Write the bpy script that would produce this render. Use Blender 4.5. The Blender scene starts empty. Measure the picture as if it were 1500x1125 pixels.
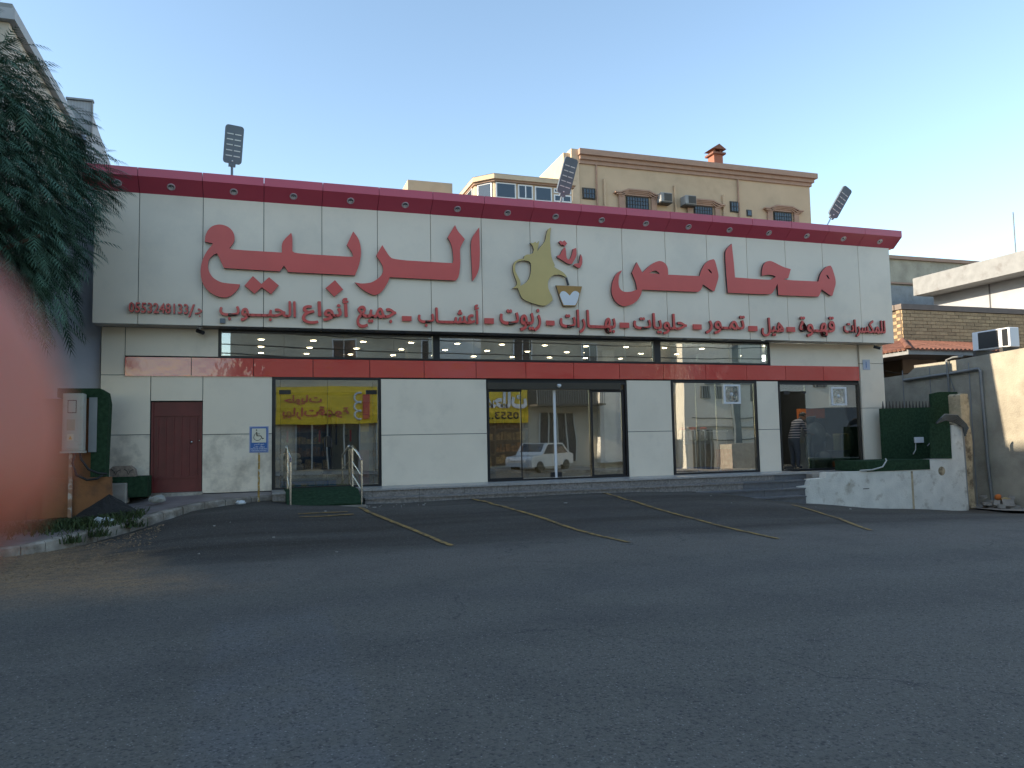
import bpy, math, random
from mathutils import Vector, Matrix, noise
from mathutils.geometry import tessellate_polygon
random.seed(7)
sc = bpy.context.scene
col = sc.collection
R = math.radians

# ------------------------------------------------------------------ camera
YAW, PITCH, ROLL = -0.31864072, 0.07392171, 0.02029204
CAM = Vector((0.0, -18.419, 1.6))
Mc = Matrix.Rotation(YAW, 3, 'Z') @ Matrix.Rotation(PITCH, 3, 'X') @ Matrix.Rotation(ROLL, 3, 'Y')
RIGHT, FWD, UP = Mc.col[0].copy(), Mc.col[1].copy(), Mc.col[2].copy()
cam_d = bpy.data.cameras.new('camera')
cam_d.sensor_fit = 'HORIZONTAL'; cam_d.sensor_width = 36; cam_d.lens = 1127 / 1500 * 36
cam_d.clip_start = 0.005; cam_d.clip_end = 3000
cam_d.dof.use_dof = True; cam_d.dof.focus_distance = 22; cam_d.dof.aperture_fstop = 11
cam = bpy.data.objects.new('camera', cam_d); col.objects.link(cam)
m = Matrix((( RIGHT.x, UP.x, -FWD.x, CAM.x), (RIGHT.y, UP.y, -FWD.y, CAM.y), (RIGHT.z, UP.z, -FWD.z, CAM.z), (0, 0, 0, 1)))
cam.matrix_world = m
sc.camera = cam

# ------------------------------------------------------------------ sky, sun, exposure
SUN_AZ, SUN_EL = 3.0, 22.5          # degrees behind the facade line (from -X towards +Y), elevation
w = bpy.data.worlds.new('World'); sc.world = w; w.use_nodes = True
nt = w.node_tree; bg = nt.nodes['Background']
sky = nt.nodes.new('ShaderNodeTexSky'); sky.sky_type = 'NISHITA'; sky.sun_disc = False
sky.sun_elevation = R(SUN_EL); sky.sun_rotation = R(-(90 - SUN_AZ))
sky.altitude = 0; sky.air_density = 1.0; sky.dust_density = .3; sky.ozone_density = 2.5
tint = nt.nodes.new('ShaderNodeVectorMath'); tint.operation = 'MULTIPLY'; tint.inputs[1].default_value = (1.10, 1.0, .86)
nt.links.new(sky.outputs[0], tint.inputs[0]); nt.links.new(tint.outputs[0], bg.inputs[0]); bg.inputs[1].default_value = 0.13
sd = bpy.data.lights.new('sun', 'SUN'); sd.energy = 3.0; sd.angle = R(0.5); sd.color = (1, .86, .66)
sun = bpy.data.objects.new('sun', sd); col.objects.link(sun)
dirv = Vector((-math.cos(R(SUN_EL)) * math.cos(R(SUN_AZ)), math.cos(R(SUN_EL)) * math.sin(R(SUN_AZ)), math.sin(R(SUN_EL))))
sun.rotation_euler = dirv.to_track_quat('Z', 'Y').to_euler()
sun.location = (-20, 5, 20)
vs = sc.view_settings
vs.view_transform = 'Standard'; vs.look = 'None'; vs.gamma = 1; vs.use_curve_mapping = False; vs.exposure = 1.55
sc.cycles.max_bounces = 8; sc.cycles.transparent_max_bounces = 16
sc.cycles.use_denoising = True

# ------------------------------------------------------------------ helpers
ORG = {}
def setp(o, label=None, cat=None, group=None, kind=None):
    for k, v in (('label', label), ('category', cat), ('group', group), ('kind', kind)):
        if v: o[k] = v
    return o
def thing(name, loc, label, cat, group=None, kind=None):
    o = bpy.data.objects.new(name, None); col.objects.link(o)
    o.location = loc; o.empty_display_size = .2; ORG[o.name] = Vector(loc)
    return setp(o, label, cat, group, kind)
class MB:
    def __init__(s): s.v = []; s.f = []; s.m = []; s.sm = []
    def add(s, vs, fs, mi=0, smooth=False):
        n = len(s.v); s.v += [tuple(p) for p in vs]
        for f in fs: s.f.append(tuple(i + n for i in f)); s.m.append(mi); s.sm.append(smooth)
        return s
    def box(s, x0, x1, y0, y1, z0, z1, mi=0):
        v = [(x, y, z) for z in (z0, z1) for y in (y0, y1) for x in (x0, x1)]
        return s.add(v, [(0, 2, 3, 1), (4, 5, 7, 6), (0, 1, 5, 4), (2, 6, 7, 3), (0, 4, 6, 2), (1, 3, 7, 5)], mi)
    def obox(s, c, ax, ay, az, mi=0):
        """oriented box: centre and three half-axis vectors"""
        c, ax, ay, az = Vector(c), Vector(ax), Vector(ay), Vector(az)
        v = [c + i * ax + j * ay + k * az for k in (-1, 1) for j in (-1, 1) for i in (-1, 1)]
        return s.add(v, [(0, 2, 3, 1), (4, 5, 7, 6), (0, 1, 5, 4), (2, 6, 7, 3), (0, 4, 6, 2), (1, 3, 7, 5)], mi)
    def rbox(s, x0, x1, y0, y1, z0, z1, b=.02, mi=0):
        """box with chamfered edges"""
        X, Y_, Z_ = (x0, x1), (y0, y1), (z0, z1); c = Vector(((x0+x1)/2, (y0+y1)/2, (z0+z1)/2))
        pts = []
        for z in (0, 1):
            for y in (0, 1):
                for x in (0, 1):
                    sx, sy, sz = 1-2*x, 1-2*y, 1-2*z
                    P = (X[x], Y_[y], Z_[z])
                    pts += [(P[0], P[1]+sy*b, P[2]+sz*b), (P[0]+sx*b, P[1], P[2]+sz*b), (P[0]+sx*b, P[1]+sy*b, P[2])]
        i = lambda x, y, z, k: (z*4+y*2+x)*3+k
        F = []
        F += [tuple(i(x, y, z, 0) for y, z in ((0,0),(1,0),(1,1),(0,1))) for x in (0, 1)]
        F += [tuple(i(x, y, z, 1) for x, z in ((0,0),(1,0),(1,1),(0,1))) for y in (0, 1)]
        F += [tuple(i(x, y, z, 2) for x, y in ((0,0),(1,0),(1,1),(0,1))) for z in (0, 1)]
        for y in (0, 1):
            for z in (0, 1): F.append((i(0,y,z,1), i(1,y,z,1), i(1,y,z,2), i(0,y,z,2)))
        for x in (0, 1):
            for z in (0, 1): F.append((i(x,0,z,0), i(x,1,z,0), i(x,1,z,2), i(x,0,z,2)))
        for x in (0, 1):
            for y in (0, 1): F.append((i(x,y,0,0), i(x,y,1,0), i(x,y,1,1), i(x,y,0,1)))
        for z in (0, 1):
            for y in (0, 1):
                for x in (0, 1): F.append((i(x,y,z,0), i(x,y,z,1), i(x,y,z,2)))
        s.fix = True
        return s.add(pts, F, mi)
    def prism(s, poly, y0, y1, axis='y', mi=0, holes=(), side_mi=None):
        """polygon in (x,z) extruded along y (or (y,z) along x, or (x,y) along z)"""
        def P(a, b, t):
            return (a, t, b) if axis == 'y' else ((t, a, b) if axis == 'x' else (a, b, t))
        loops = [list(poly)] + [list(h) for h in holes]
        flat = [p for l in loops for p in l]; n = len(flat)
        tris = tessellate_polygon([[Vector((a, b, 0)) for a, b in l] for l in loops])
        v = [P(a, b, y0) for a, b in flat] + [P(a, b, y1) for a, b in flat]
        s.add(v, [tuple(t) for t in tris] + [tuple(i + n for i in reversed(t)) for t in tris], mi)
        k = 0; sf = []
        for l in loops:
            m_ = len(l)
            for i in range(m_): a, b = k + i, k + (i + 1) % m_; sf.append((a, b, b + n, a + n))
            k += m_
        s.add(v, sf, mi if side_mi is None else side_mi)
        s.fix = True
        return s
    def tube(s, pts, r, seg=8, cap=True, mi=0, r1=None):
        pts = [Vector(p) for p in pts]; n = len(pts); rings = []
        up = None
        for i, p in enumerate(pts):
            d = (pts[min(i + 1, n - 1)] - pts[max(i - 1, 0)]).normalized()
            if up is None: up = Vector((0, 0, 1)) if abs(d.z) < .9 else Vector((1, 0, 0))
            a = d.cross(up).normalized(); b = a.cross(d).normalized(); up = b
            rr = r if r1 is None else r + (r1 - r) * i / (n - 1)
            rings.append([p + rr * (math.cos(t) * a + math.sin(t) * b) for t in [2 * math.pi * k / seg for k in range(seg)]])
        v = [q for rg in rings for q in rg]
        f = [(i * seg + k, i * seg + (k + 1) % seg, (i + 1) * seg + (k + 1) % seg, (i + 1) * seg + k) for i in range(n - 1) for k in range(seg)]
        s.add(v, f, mi, True)
        if cap: s.add(rings[0], [tuple(range(seg))], mi); s.add(rings[-1], [tuple(reversed(range(seg)))], mi)
        return s
    def lathe(s, c, prof, seg=16, axis=(0, 0, 1), mi=0):
        """profile [(r,h)] about an axis through c"""
        c = Vector(c); d = Vector(axis).normalized(); u = Vector((0, 0, 1)) if abs(d.z) < .9 else Vector((1, 0, 0))
        a = d.cross(u).normalized(); b = d.cross(a)
        v = [c + d * h + r * (math.cos(t) * a + math.sin(t) * b) for r, h in prof for t in [2 * math.pi * k / seg for k in range(seg)]]
        n = len(prof)
        f = [(i * seg + k, i * seg + (k + 1) % seg, (i + 1) * seg + (k + 1) % seg, (i + 1) * seg + k) for i in range(n - 1) for k in range(seg)]
        s.add(v, f, mi, True); s.fix = True
        return s
    def build(s, name, mats, parent=None, loc=None, kind=None, label=None, cat=None, group=None):
        org = ORG[parent.name] if parent is not None else Vector(loc if loc is not None else (0, 0, 0))
        me = bpy.data.meshes.new(name)
        me.from_pydata([(p[0] - org.x, p[1] - org.y, p[2] - org.z) for p in s.v], [], s.f)
        for mt in (mats if isinstance(mats, (list, tuple)) else [mats]): me.materials.append(mt)
        me.polygons.foreach_set('material_index', s.m)
        me.polygons.foreach_set('use_smooth', s.sm)
        if getattr(s, 'fix', False):
            import bmesh
            bm = bmesh.new(); bm.from_mesh(me)
            bmesh.ops.remove_doubles(bm, verts=bm.verts, dist=1e-5)
            bmesh.ops.recalc_face_normals(bm, faces=bm.faces); bm.to_mesh(me); bm.free()
        me.update()
        o = bpy.data.objects.new(name, me); col.objects.link(o)
        if parent is not None: o.parent = parent
        else: o.location = org
        ORG[o.name] = org
        return setp(o, label, cat, group, kind)
def dup(src, parent, loc, rot=None, scale=None):
    c = src.copy(); col.objects.link(c); c.parent = parent; c.location = loc
    if rot: c.rotation_euler = rot
    if scale: c.scale = scale
    return c
def interp(x, pts):
    if x <= pts[0][0]: return pts[0][1]
    for (a, b), (c, d) in zip(pts, pts[1:]):
        if x <= c: return b + (d - b) * (x - a) / (c - a)
    return pts[-1][1]
AP = [(-3,.0),(-2.2,.12),(-1.2,.34),(0,.43),(2,.3),(9,.3),(10.6,.23),(12,.0),(13.1,-.13),(16,-.42),(18.8,-.62),(24,-.7)]
def ground(x, y):
    t = max(0, x - 6); road = -.03 * t * t / (t + 3)
    s = min(1, max(0, (y + 6.8) / 4.8)); s = s * s * (3 - 2 * s)
    return road + (interp(x, AP) - road) * s

# ------------------------------------------------------------------ materials
def mat(name, color, rough=.6, metal=0, noise_amt=.08, noise_scale=3, bump=0, bump_scale=30, spec=.5, dirt=None, coat=0, rand=0):
    """principled material with two-octave colour variation, optional bump, stain colour and per-object variation"""
    m = bpy.data.materials.new(name); m.use_nodes = True; nt = m.node_tree; N, L = nt.nodes, nt.links
    p = N['Principled BSDF']; p.inputs['Roughness'].default_value = rough; p.inputs['Metallic'].default_value = metal
    p.inputs['Specular IOR Level'].default_value = spec
    if coat: p.inputs['Coat Weight'].default_value = coat; p.inputs['Coat Roughness'].default_value = .08
    g = N.new('ShaderNodeNewGeometry')
    c = None
    nz = N.new('ShaderNodeTexNoise'); nz.inputs['Scale'].default_value = noise_scale; nz.inputs['Detail'].default_value = 5
    L.new(g.outputs['Position'], nz.inputs['Vector'])
    mr = N.new('ShaderNodeMapRange'); mr.inputs[1].default_value = .3; mr.inputs[2].default_value = .7
    mr.inputs[3].default_value = 1 - noise_amt; mr.inputs[4].default_value = 1 + noise_amt
    L.new(nz.outputs['Fac'], mr.inputs[0])
    mul = N.new('ShaderNodeVectorMath'); mul.operation = 'SCALE'; mul.inputs[0].default_value = color
    L.new(mr.outputs[0], mul.inputs['Scale']); out = mul.outputs[0]
    if rand:
        oi = N.new('ShaderNodeObjectInfo'); m2 = N.new('ShaderNodeMapRange'); m2.inputs[3].default_value = 1 - rand; m2.inputs[4].default_value = 1 + rand
        L.new(oi.outputs['Random'], m2.inputs[0]); mu = N.new('ShaderNodeVectorMath'); mu.operation = 'SCALE'
        L.new(out, mu.inputs[0]); L.new(m2.outputs[0], mu.inputs['Scale']); out = mu.outputs[0]
    if dirt:
        dc, dscale, lo, hi, amt = dirt
        dn = N.new('ShaderNodeTexNoise'); dn.inputs['Scale'].default_value = dscale; dn.inputs['Detail'].default_value = 8; dn.inputs['Roughness'].default_value = .65
        L.new(g.outputs['Position'], dn.inputs['Vector'])
        dm = N.new('ShaderNodeMapRange'); dm.inputs[1].default_value = lo; dm.inputs[2].default_value = hi; dm.inputs[4].default_value = amt
        L.new(dn.outputs['Fac'], dm.inputs[0])
        mx = N.new('ShaderNodeMix'); mx.data_type = 'RGBA'; mx.inputs[7].default_value = (*dc, 1)
        L.new(dm.outputs[0], mx.inputs[0]); L.new(out, mx.inputs[6]); out = mx.outputs[2]
    L.new(out, p.inputs['Base Color'])
    if bump:
        bn = N.new('ShaderNodeTexNoise'); bn.inputs['Scale'].default_value = bump_scale; bn.inputs['Detail'].default_value = 4
        L.new(g.outputs['Position'], bn.inputs['Vector'])
        b = N.new('ShaderNodeBump'); b.inputs['Strength'].default_value = 1; b.inputs['Distance'].default_value = bump
        L.new(bn.outputs['Fac'], b.inputs['Height']); L.new(b.outputs[0], p.inputs['Normal'])
    return m
def emis(name, color, s):
    m = bpy.data.materials.new(name); m.use_nodes = True; p = m.node_tree.nodes['Principled BSDF']
    p.inputs['Base Color'].default_value = (*color, 1); p.inputs['Emission Color'].default_value = (*color, 1); p.inputs['Emission Strength'].default_value = s
    return m
def glass(name, tint, refl, rough=.0, warp=0):
    m = bpy.data.materials.new(name); m.use_nodes = True; nt = m.node_tree; N, L = nt.nodes, nt.links; N.clear()
    o = N.new('ShaderNodeOutputMaterial'); t = N.new('ShaderNodeBsdfTransparent'); t.inputs[0].default_value = (*tint, 1)
    g = N.new('ShaderNodeBsdfGlossy'); g.inputs['Roughness'].default_value = rough; g.inputs[0].default_value = (1, 1, 1, 1)
    fr = N.new('ShaderNodeFresnel'); fr.inputs[0].default_value = 1.5
    mp = N.new('ShaderNodeMapRange'); mp.inputs[1].default_value = .04; mp.inputs[2].default_value = 1; mp.inputs[3].default_value = refl; mp.inputs[4].default_value = 1
    mx = N.new('ShaderNodeMixShader'); L.new(fr.outputs[0], mp.inputs[0]); L.new(mp.outputs[0], mx.inputs[0]); L.new(t.outputs[0], mx.inputs[1]); L.new(g.outputs[0], mx.inputs[2])
    if warp:
        ge = N.new('ShaderNodeNewGeometry'); n = N.new('ShaderNodeTexNoise'); n.inputs['Scale'].default_value = .8; n.inputs['Detail'].default_value = 1
        L.new(ge.outputs['Position'], n.inputs['Vector']); b = N.new('ShaderNodeBump'); b.inputs['Strength'].default_value = 1; b.inputs['Distance'].default_value = warp
        L.new(n.outputs['Fac'], b.inputs['Height']); L.new(b.outputs[0], g.inputs['Normal'])
    L.new(mx.outputs[0], o.inputs[0]); return m
M = {}
LET_LEFT=[([(-1.14, 6.094), (-1.133, 6.232), (-1.073, 6.373), (-0.976, 6.465), (-0.835, 6.506), (-0.688, 6.476), (-0.579, 6.391), (-0.527, 6.271), (-0.526, 6.148), (-0.577, 6.053), (-0.633, 5.979), (-0.576, 5.951), (0.481, 5.945), (0.475, 6.189), (0.682, 6.413), (0.709, 6.32), (0.709, 5.99), (0.778, 5.944), (1.952, 5.934), (2.067, 5.941), (2.039, 6.042), (1.922, 6.206), (2.07, 6.538), (2.188, 6.384), (2.244, 6.193), (2.249, 5.983), (2.194, 5.722), (2.105, 5.502), (0.615, 5.508), (0.526, 5.65), (0.438, 5.512), (-0.744, 5.529), (-0.887, 5.85), (-0.97, 5.806), (-1.053, 5.704), (-1.074, 5.551), (-1.045, 5.416), (-0.966, 5.299), (-0.854, 5.228), (-0.741, 5.194), (-0.407, 5.178), (-0.429, 5.095), (-0.542, 4.952), (-0.677, 4.865), (-0.851, 4.879), (-1.019, 4.963), (-1.146, 5.094), (-1.211, 5.272), (-1.224, 5.483), (-1.192, 5.666), (-1.111, 5.868), (-0.972, 6.059), (-1.029, 6.077)], []), ([(-0.315, 5.155), (-0.138, 5.378), (0.044, 5.208), (0.204, 5.37), (0.415, 5.193), (0.249, 4.985), (0.05, 5.134), (-0.099, 4.98)], []), ([(1.441, 5.176), (1.65, 5.369), (1.834, 5.161), (1.633, 4.984)], []), ([(4.511, 6.86), (4.567, 6.722), (4.752, 6.525), (4.622, 6.304), (4.626, 6.119), (4.629, 5.884), (4.583, 5.579), (4.507, 5.492), (2.913, 5.499), (2.864, 5.367), (2.767, 5.201), (2.67, 5.1), (2.575, 5.054), (2.464, 5.075), (2.26, 5.179), (2.098, 5.339), (2.261, 5.314), (2.466, 5.343), (2.609, 5.427), (2.721, 5.539), (2.764, 5.655), (2.739, 5.783), (2.597, 5.997), (2.743, 6.256), (2.885, 6.02), (2.997, 5.921), (4.436, 5.914), (4.454, 6.008), (4.44, 6.242), (4.392, 6.424), (4.319, 6.537)], []), ([(5.12, 6.845), (4.9, 6.541), (4.901, 6.202), (4.924, 5.495), (5.03, 5.635), (5.109, 5.841), (5.126, 6.215)], [])]
LET_RIGHT=[([(8.954, 5.968), (8.938, 5.92), (8.872, 5.837), (8.843, 5.652), (8.867, 5.495), (8.95, 5.42), (9.05, 5.398), (9.224, 5.418), (9.377, 5.485), (9.349, 5.675), (9.242, 5.922), (9.392, 6.209), (9.466, 6.079), (9.549, 5.937), (9.746, 6.121), (9.928, 6.238), (10.094, 6.287), (10.241, 6.228), (10.311, 6.11), (10.313, 5.921), (11.263, 5.927), (11.315, 6.066), (11.432, 6.264), (11.578, 6.382), (11.72, 6.418), (11.772, 6.379), (11.867, 5.983), (11.835, 5.844), (11.711, 5.536), (11.664, 5.528), (11.361, 5.707), (11.309, 5.573), (11.229, 5.502), (11.167, 5.491), (9.523, 5.484), (9.498, 5.363), (9.39, 5.2), (9.241, 5.089), (9.037, 5.024), (8.908, 5.029), (8.754, 5.123), (8.66, 5.277), (8.636, 5.433), (8.672, 5.644), (8.763, 5.832), (8.867, 5.929)], [[(9.754, 5.934), (9.86, 5.998), (9.935, 6.018), (10.022, 5.974), (10.065, 5.922), (9.976, 5.929), (9.872, 5.932)], [(11.52, 6.126), (11.582, 6.129), (11.651, 6.055), (11.639, 6.013), (11.579, 6.066)]]), ([(12.32, 6.882), (12.171, 6.758), (12.089, 6.621), (12.106, 6.015), (12.13, 5.509), (13.466, 5.515), (13.565, 5.552), (13.658, 5.673), (13.757, 5.834), (13.767, 5.51), (15.12, 5.521), (15.186, 5.602), (15.248, 5.741), (15.554, 5.555), (15.608, 5.568), (15.667, 5.707), (15.754, 5.918), (15.744, 6.09), (15.647, 6.396), (15.588, 6.444), (15.462, 6.414), (15.332, 6.311), (15.221, 6.168), (15.147, 5.959), (14.019, 5.951), (13.981, 5.979), (14.122, 6.006), (14.224, 6.271), (14.0, 6.31), (13.768, 6.399), (13.575, 6.473), (13.418, 6.447), (13.316, 6.358), (13.256, 6.171), (13.249, 6.031), (13.437, 6.074), (13.613, 6.069), (13.708, 6.027), (13.546, 5.929), (13.274, 5.929), (12.377, 5.946), (12.359, 6.357)], [[(15.426, 6.161), (15.487, 6.153), (15.543, 6.046), (15.482, 6.064)]])]
POT=[([(7.01, 6.971), (6.986, 6.814), (6.972, 6.645), (6.982, 6.449), (6.992, 6.254), (7.033, 6.116), (7.089, 6.007), (7.073, 5.964), (7.122, 5.925), (7.263, 5.862), (7.351, 5.802), (7.408, 5.72), (7.378, 5.708), (7.261, 5.764), (7.142, 5.772), (7.023, 5.738), (6.933, 5.664), (6.886, 5.551), (6.891, 5.412), (6.938, 5.303), (7.0, 5.194), (7.007, 5.105), (6.946, 5.053), (6.797, 4.943), (6.479, 5.003), (6.194, 5.107), (6.126, 5.269), (6.085, 5.377), (5.942, 5.365), (6.044, 5.43), (6.074, 5.514), (6.006, 5.675), (5.966, 5.81), (5.969, 5.948), (6.028, 6.047), (6.13, 6.108), (6.26, 6.129), (6.276, 6.199), (6.349, 6.239), (6.421, 6.243), (6.495, 6.272), (6.535, 6.367), (6.499, 6.476), (6.434, 6.541), (6.509, 6.532), (6.575, 6.575), (6.617, 6.539), (6.677, 6.604), (6.66, 6.486), (6.622, 6.344), (6.748, 6.491), (6.839, 6.609), (6.873, 6.779), (6.92, 6.923)], [[(6.129, 6.053), (6.273, 6.088), (6.403, 6.068), (6.45, 6.001), (6.44, 5.779), (6.378, 5.61), (6.289, 5.51), (6.158, 5.435), (6.161, 5.545), (6.092, 5.679), (6.023, 5.813), (6.026, 5.951), (6.071, 6.022)]])]
STREAM=[(7.378, 5.696), (7.414, 5.715), (7.474, 5.516), (7.423, 5.508)]
CUP=[(7.105, 5.491), (7.817, 5.494), (7.69, 5.081), (7.627, 4.972), (7.284, 4.968), (7.214, 5.147)]
CUPW=[(7.194, 5.258), (7.234, 5.329), (7.294, 5.354), (7.368, 5.335), (7.47, 5.241), (7.547, 5.342), (7.623, 5.373), (7.698, 5.348), (7.736, 5.302), (7.675, 5.095), (7.613, 5.0), (7.299, 4.994), (7.243, 5.12)]
DALLA=[[(7.155, 6.249), (7.23, 6.273), (7.292, 6.397), (7.364, 6.486), (7.398, 6.446), (7.404, 6.221), (7.451, 6.167), (7.517, 6.199), (7.57, 6.343), (7.594, 6.452), (7.685, 6.486), (7.695, 6.294), (7.631, 6.177), (7.553, 6.06), (7.447, 6.054), (7.271, 6.157), (7.154, 6.212)], [(7.802, 6.328), (7.851, 6.246), (7.84, 6.075), (7.776, 5.973), (7.716, 5.969), (7.597, 6.034), (7.643, 6.079), (7.749, 6.093), (7.767, 6.184)], [(7.209, 6.618), (7.26, 6.646), (7.313, 6.621), (7.368, 6.664), (7.438, 6.584), (7.37, 6.506), (7.317, 6.548), (7.269, 6.534)]]
WORDS=[('الحبـــوب', -0.821, 0.779, 4.375, 4.835, 0), ('أنواع', 0.928, 1.946, 4.356, 4.954, 0), ('جميع', 2.147, 3.049, 4.293, 4.791, 0), ('-', 3.194, 3.421, 4.474, 4.588, 1), ('أعشـــاب', 3.585, 5.064, 4.356, 4.918, 0), ('-', 5.217, 5.452, 4.467, 4.602, 1), ('زيوت', 5.619, 6.673, 4.32, 4.866, 0), ('-', 6.825, 7.045, 4.47, 4.591, 1), ('بهـــارات', 7.203, 8.724, 4.306, 4.885, 0), ('-', 8.863, 9.121, 4.465, 4.599, 1), ('حلويات', 9.258, 10.817, 4.33, 4.865, 0), ('-', 11.025, 11.276, 4.477, 4.616, 1), ('تمـور', 11.405, 12.63, 4.379, 4.884, 0), ('-', 12.769, 13.036, 4.476, 4.618, 1), ('هيل', 13.184, 13.897, 4.349, 4.856, 0), ('-', 14.021, 14.282, 4.489, 4.624, 1), ('قهـوة', 14.443, 15.645, 4.374, 4.951, 0), ('للمكسرات', 15.973, 17.455, 4.413, 4.894, 0), ('0553248133', -2.626, -1.463, 4.484, 4.699, 2), ('/', -1.457, -1.334, 4.424, 4.693, 2), ('جـ', -1.327, -1.182, 4.428, 4.608, 0)]
LINES=[[(1.95, -2.47), (2.04, -3.19), (2.29, -4.09), (2.53, -4.94), (2.71, -5.79), (2.84, -6.69)], [(4.55, -1.52), (4.65, -2.53), (4.82, -3.43), (5.13, -4.74), (5.36, -6.17), (5.4, -7.63)], [(7.9, -1.19), (7.67, -2.76), (7.73, -4.2), (7.92, -5.45), (7.94, -6.64), (7.74, -8.12)], [(11.37, -3.81), (11.11, -4.91), (10.83, -5.93), (10.07, -7.54)], [(0.71, -3.26), (1.65, -3.11)], [(0.71, -3.57), (1.72, -3.43)]]
# ------------------------------------------------------------------ material set
STAIN = ((.42, .36, .29), 1.1, .54, .8, .35)
M['acp'] = mat('acp_white', (.83, .715, .57), .28, noise_amt=.03, noise_scale=.7, bump=.004, bump_scale=.9, rand=.025, dirt=((.50, .45, .38), .9, .5, .8, .35))
M['acp_low'] = mat('acp_white_soiled', (.84, .735, .59), .28, noise_amt=.04, noise_scale=1.2, bump=.006, bump_scale=1.1, rand=.03, dirt=STAIN)
M['acp_stain'] = mat('acp_white_stained', (.84, .735, .59), .35, noise_amt=.05, noise_scale=1.2, bump=.006, bump_scale=1.1, rand=.03, dirt=((.27, .22, .17), 1.9, .44, .70, .75))
M['band'] = mat('acp_red', (.68, .075, .055), .06, noise_amt=.02, noise_scale=1, bump=.03, bump_scale=1.3, rand=.04, spec=.9, coat=1)
M['crown'] = mat('acp_crimson', (.58, .085, .13), .24, noise_amt=.03, noise_scale=1, bump=.003, bump_scale=1.2, rand=.03)
M['letter'] = mat('sign_red', (.68, .10, .08), .3, noise_amt=.04, noise_scale=2)
M['letter_side'] = mat('sign_edge', (.035, .03, .035), .5)
M['edge_red'] = mat('sign_edge_red', (.14, .025, .025), .5)
M['gold'] = mat('sign_gold', (.60, .44, .16), .35, noise_amt=.05, noise_scale=2)
M['brown_lip'] = mat('sign_coffee', (.42, .22, .05), .4)
M['white'] = mat('white_plastic', (.75, .75, .76), .4, noise_amt=.02)
M['lampring'] = mat('lamp_ring', (.55, .42, .45), .35)
M['black'] = mat('black_metal', (.018, .018, .02), .35, noise_amt=.05)
M['joint'] = mat('joint_dark', (.03, .03, .03), .8)
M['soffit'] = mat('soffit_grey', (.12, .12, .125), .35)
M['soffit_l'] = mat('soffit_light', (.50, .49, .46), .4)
M['chrome'] = mat('steel', (.62, .62, .62), .18, metal=1)
M['dgrey'] = mat('lamp_grey', (.14, .165, .19), .4)
M['led'] = mat('led_strip', (.75, .75, .7), .3)
M['door_red'] = mat('door_red', (.15, .020, .018), .45, noise_amt=.12, noise_scale=4)
M['glass'] = glass('shop_glass', (.86, .88, .84), .35, warp=.002)
M['glass_i'] = glass('inner_glass', (.86, .92, .89), .05)
M['glass_dark'] = mat('window_dark', (.02, .035, .055), .06, spec=.9)
M['granite'] = mat('granite', (.22, .20, .185), .5, noise_amt=.35, noise_scale=22, dirt=((.36, .33, .30), 9, .55, .7, .6), rand=.1)
M['granite_top'] = mat('granite_tread', (.36, .345, .33), .3, noise_amt=.15, noise_scale=18, rand=.05)
M['slate'] = mat('slate', (.13, .132, .14), .4, noise_amt=.15, noise_scale=12)
M['turf'] = mat('turf_green', (.034, .070, .038), .95, noise_amt=.3, noise_scale=14, bump=.02, bump_scale=160, spec=.1)
M['conc'] = mat('concrete', (.30, .27, .23), .9, noise_amt=.2, noise_scale=5, bump=.01, bump_scale=40, dirt=((.13, .11, .09), 2.2, .5, .7, .5), rand=.08)
M['kerbw'] = mat('kerb_pale', (.36, .32, .27), .9, noise_amt=.25, noise_scale=6, bump=.02, bump_scale=18, dirt=((.15, .12, .09), 2.4, .42, .6, .85), rand=.15)
M['tile_s'] = mat('sidewalk_tile', (.27, .23, .22), .55, noise_amt=.15, noise_scale=3, dirt=((.12, .10, .08), 2, .5, .7, .5), rand=.06)
M['wwall'] = mat('white_wall_old', (.72, .69, .61), .9, noise_amt=.1, noise_scale=3, bump=.01, bump_scale=25, dirt=((.26, .20, .12), 2.6, .54, .74, .8))
M['peel'] = mat('peeling_wall', (.48, .38, .24), .95, noise_amt=.2, noise_scale=4, bump=.03, bump_scale=9, dirt=((.10, .075, .05), 3, .5, .62, .8))
M['beige'] = mat('beige_plaster', (.40, .36, .28), .9, noise_amt=.15, noise_scale=1.6, bump=.012, bump_scale=22, dirt=((.22, .19, .15), 1.1, .45, .68, .6))
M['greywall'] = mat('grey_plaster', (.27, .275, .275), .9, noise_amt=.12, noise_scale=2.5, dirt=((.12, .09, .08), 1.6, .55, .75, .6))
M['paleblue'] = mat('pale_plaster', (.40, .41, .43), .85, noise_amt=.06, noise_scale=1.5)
M['brick'] = mat('yellow_brick', (.42, .30, .17), .85, noise_amt=.15, noise_scale=20, rand=.18)
M['mortar'] = mat('mortar', (.15, .11, .075), .9)
M['pink'] = mat('pinkish_plaster', (.34, .24, .18), .9, noise_amt=.1)
M['cotta'] = mat('terracotta', (.20, .085, .055), .8, noise_amt=.2, noise_scale=6, rand=.15)
M['apt'] = mat('apartment_stucco', (.52, .39, .265), .9, noise_amt=.06, noise_scale=.8, dirt=((.26, .19, .13), .5, .5, .75, .4))
M['trim'] = mat('apartment_trim', (.36, .23, .17), .8, noise_amt=.08)
M['bay'] = mat('bay_stucco', (.56, .43, .30), .85, noise_amt=.06)
M['rust'] = mat('dark_grille', (.05, .045, .04), .6)
M['obrown'] = mat('orange_brown_wall', (.26, .115, .045), .9, noise_amt=.15, noise_scale=2, bump=.008, bump_scale=30, dirt=((.09, .05, .035), 1.8, .5, .7, .7))
M['metalbox'] = mat('cabinet_grey', (.42, .41, .36), .5, noise_amt=.06, dirt=((.25, .2, .13), 6, .55, .75, .5))
M['rubber'] = mat('black_rubber', (.012, .012, .012), .6)
M['blue'] = mat('sign_blue', (.03, .12, .36), .4)
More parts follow.
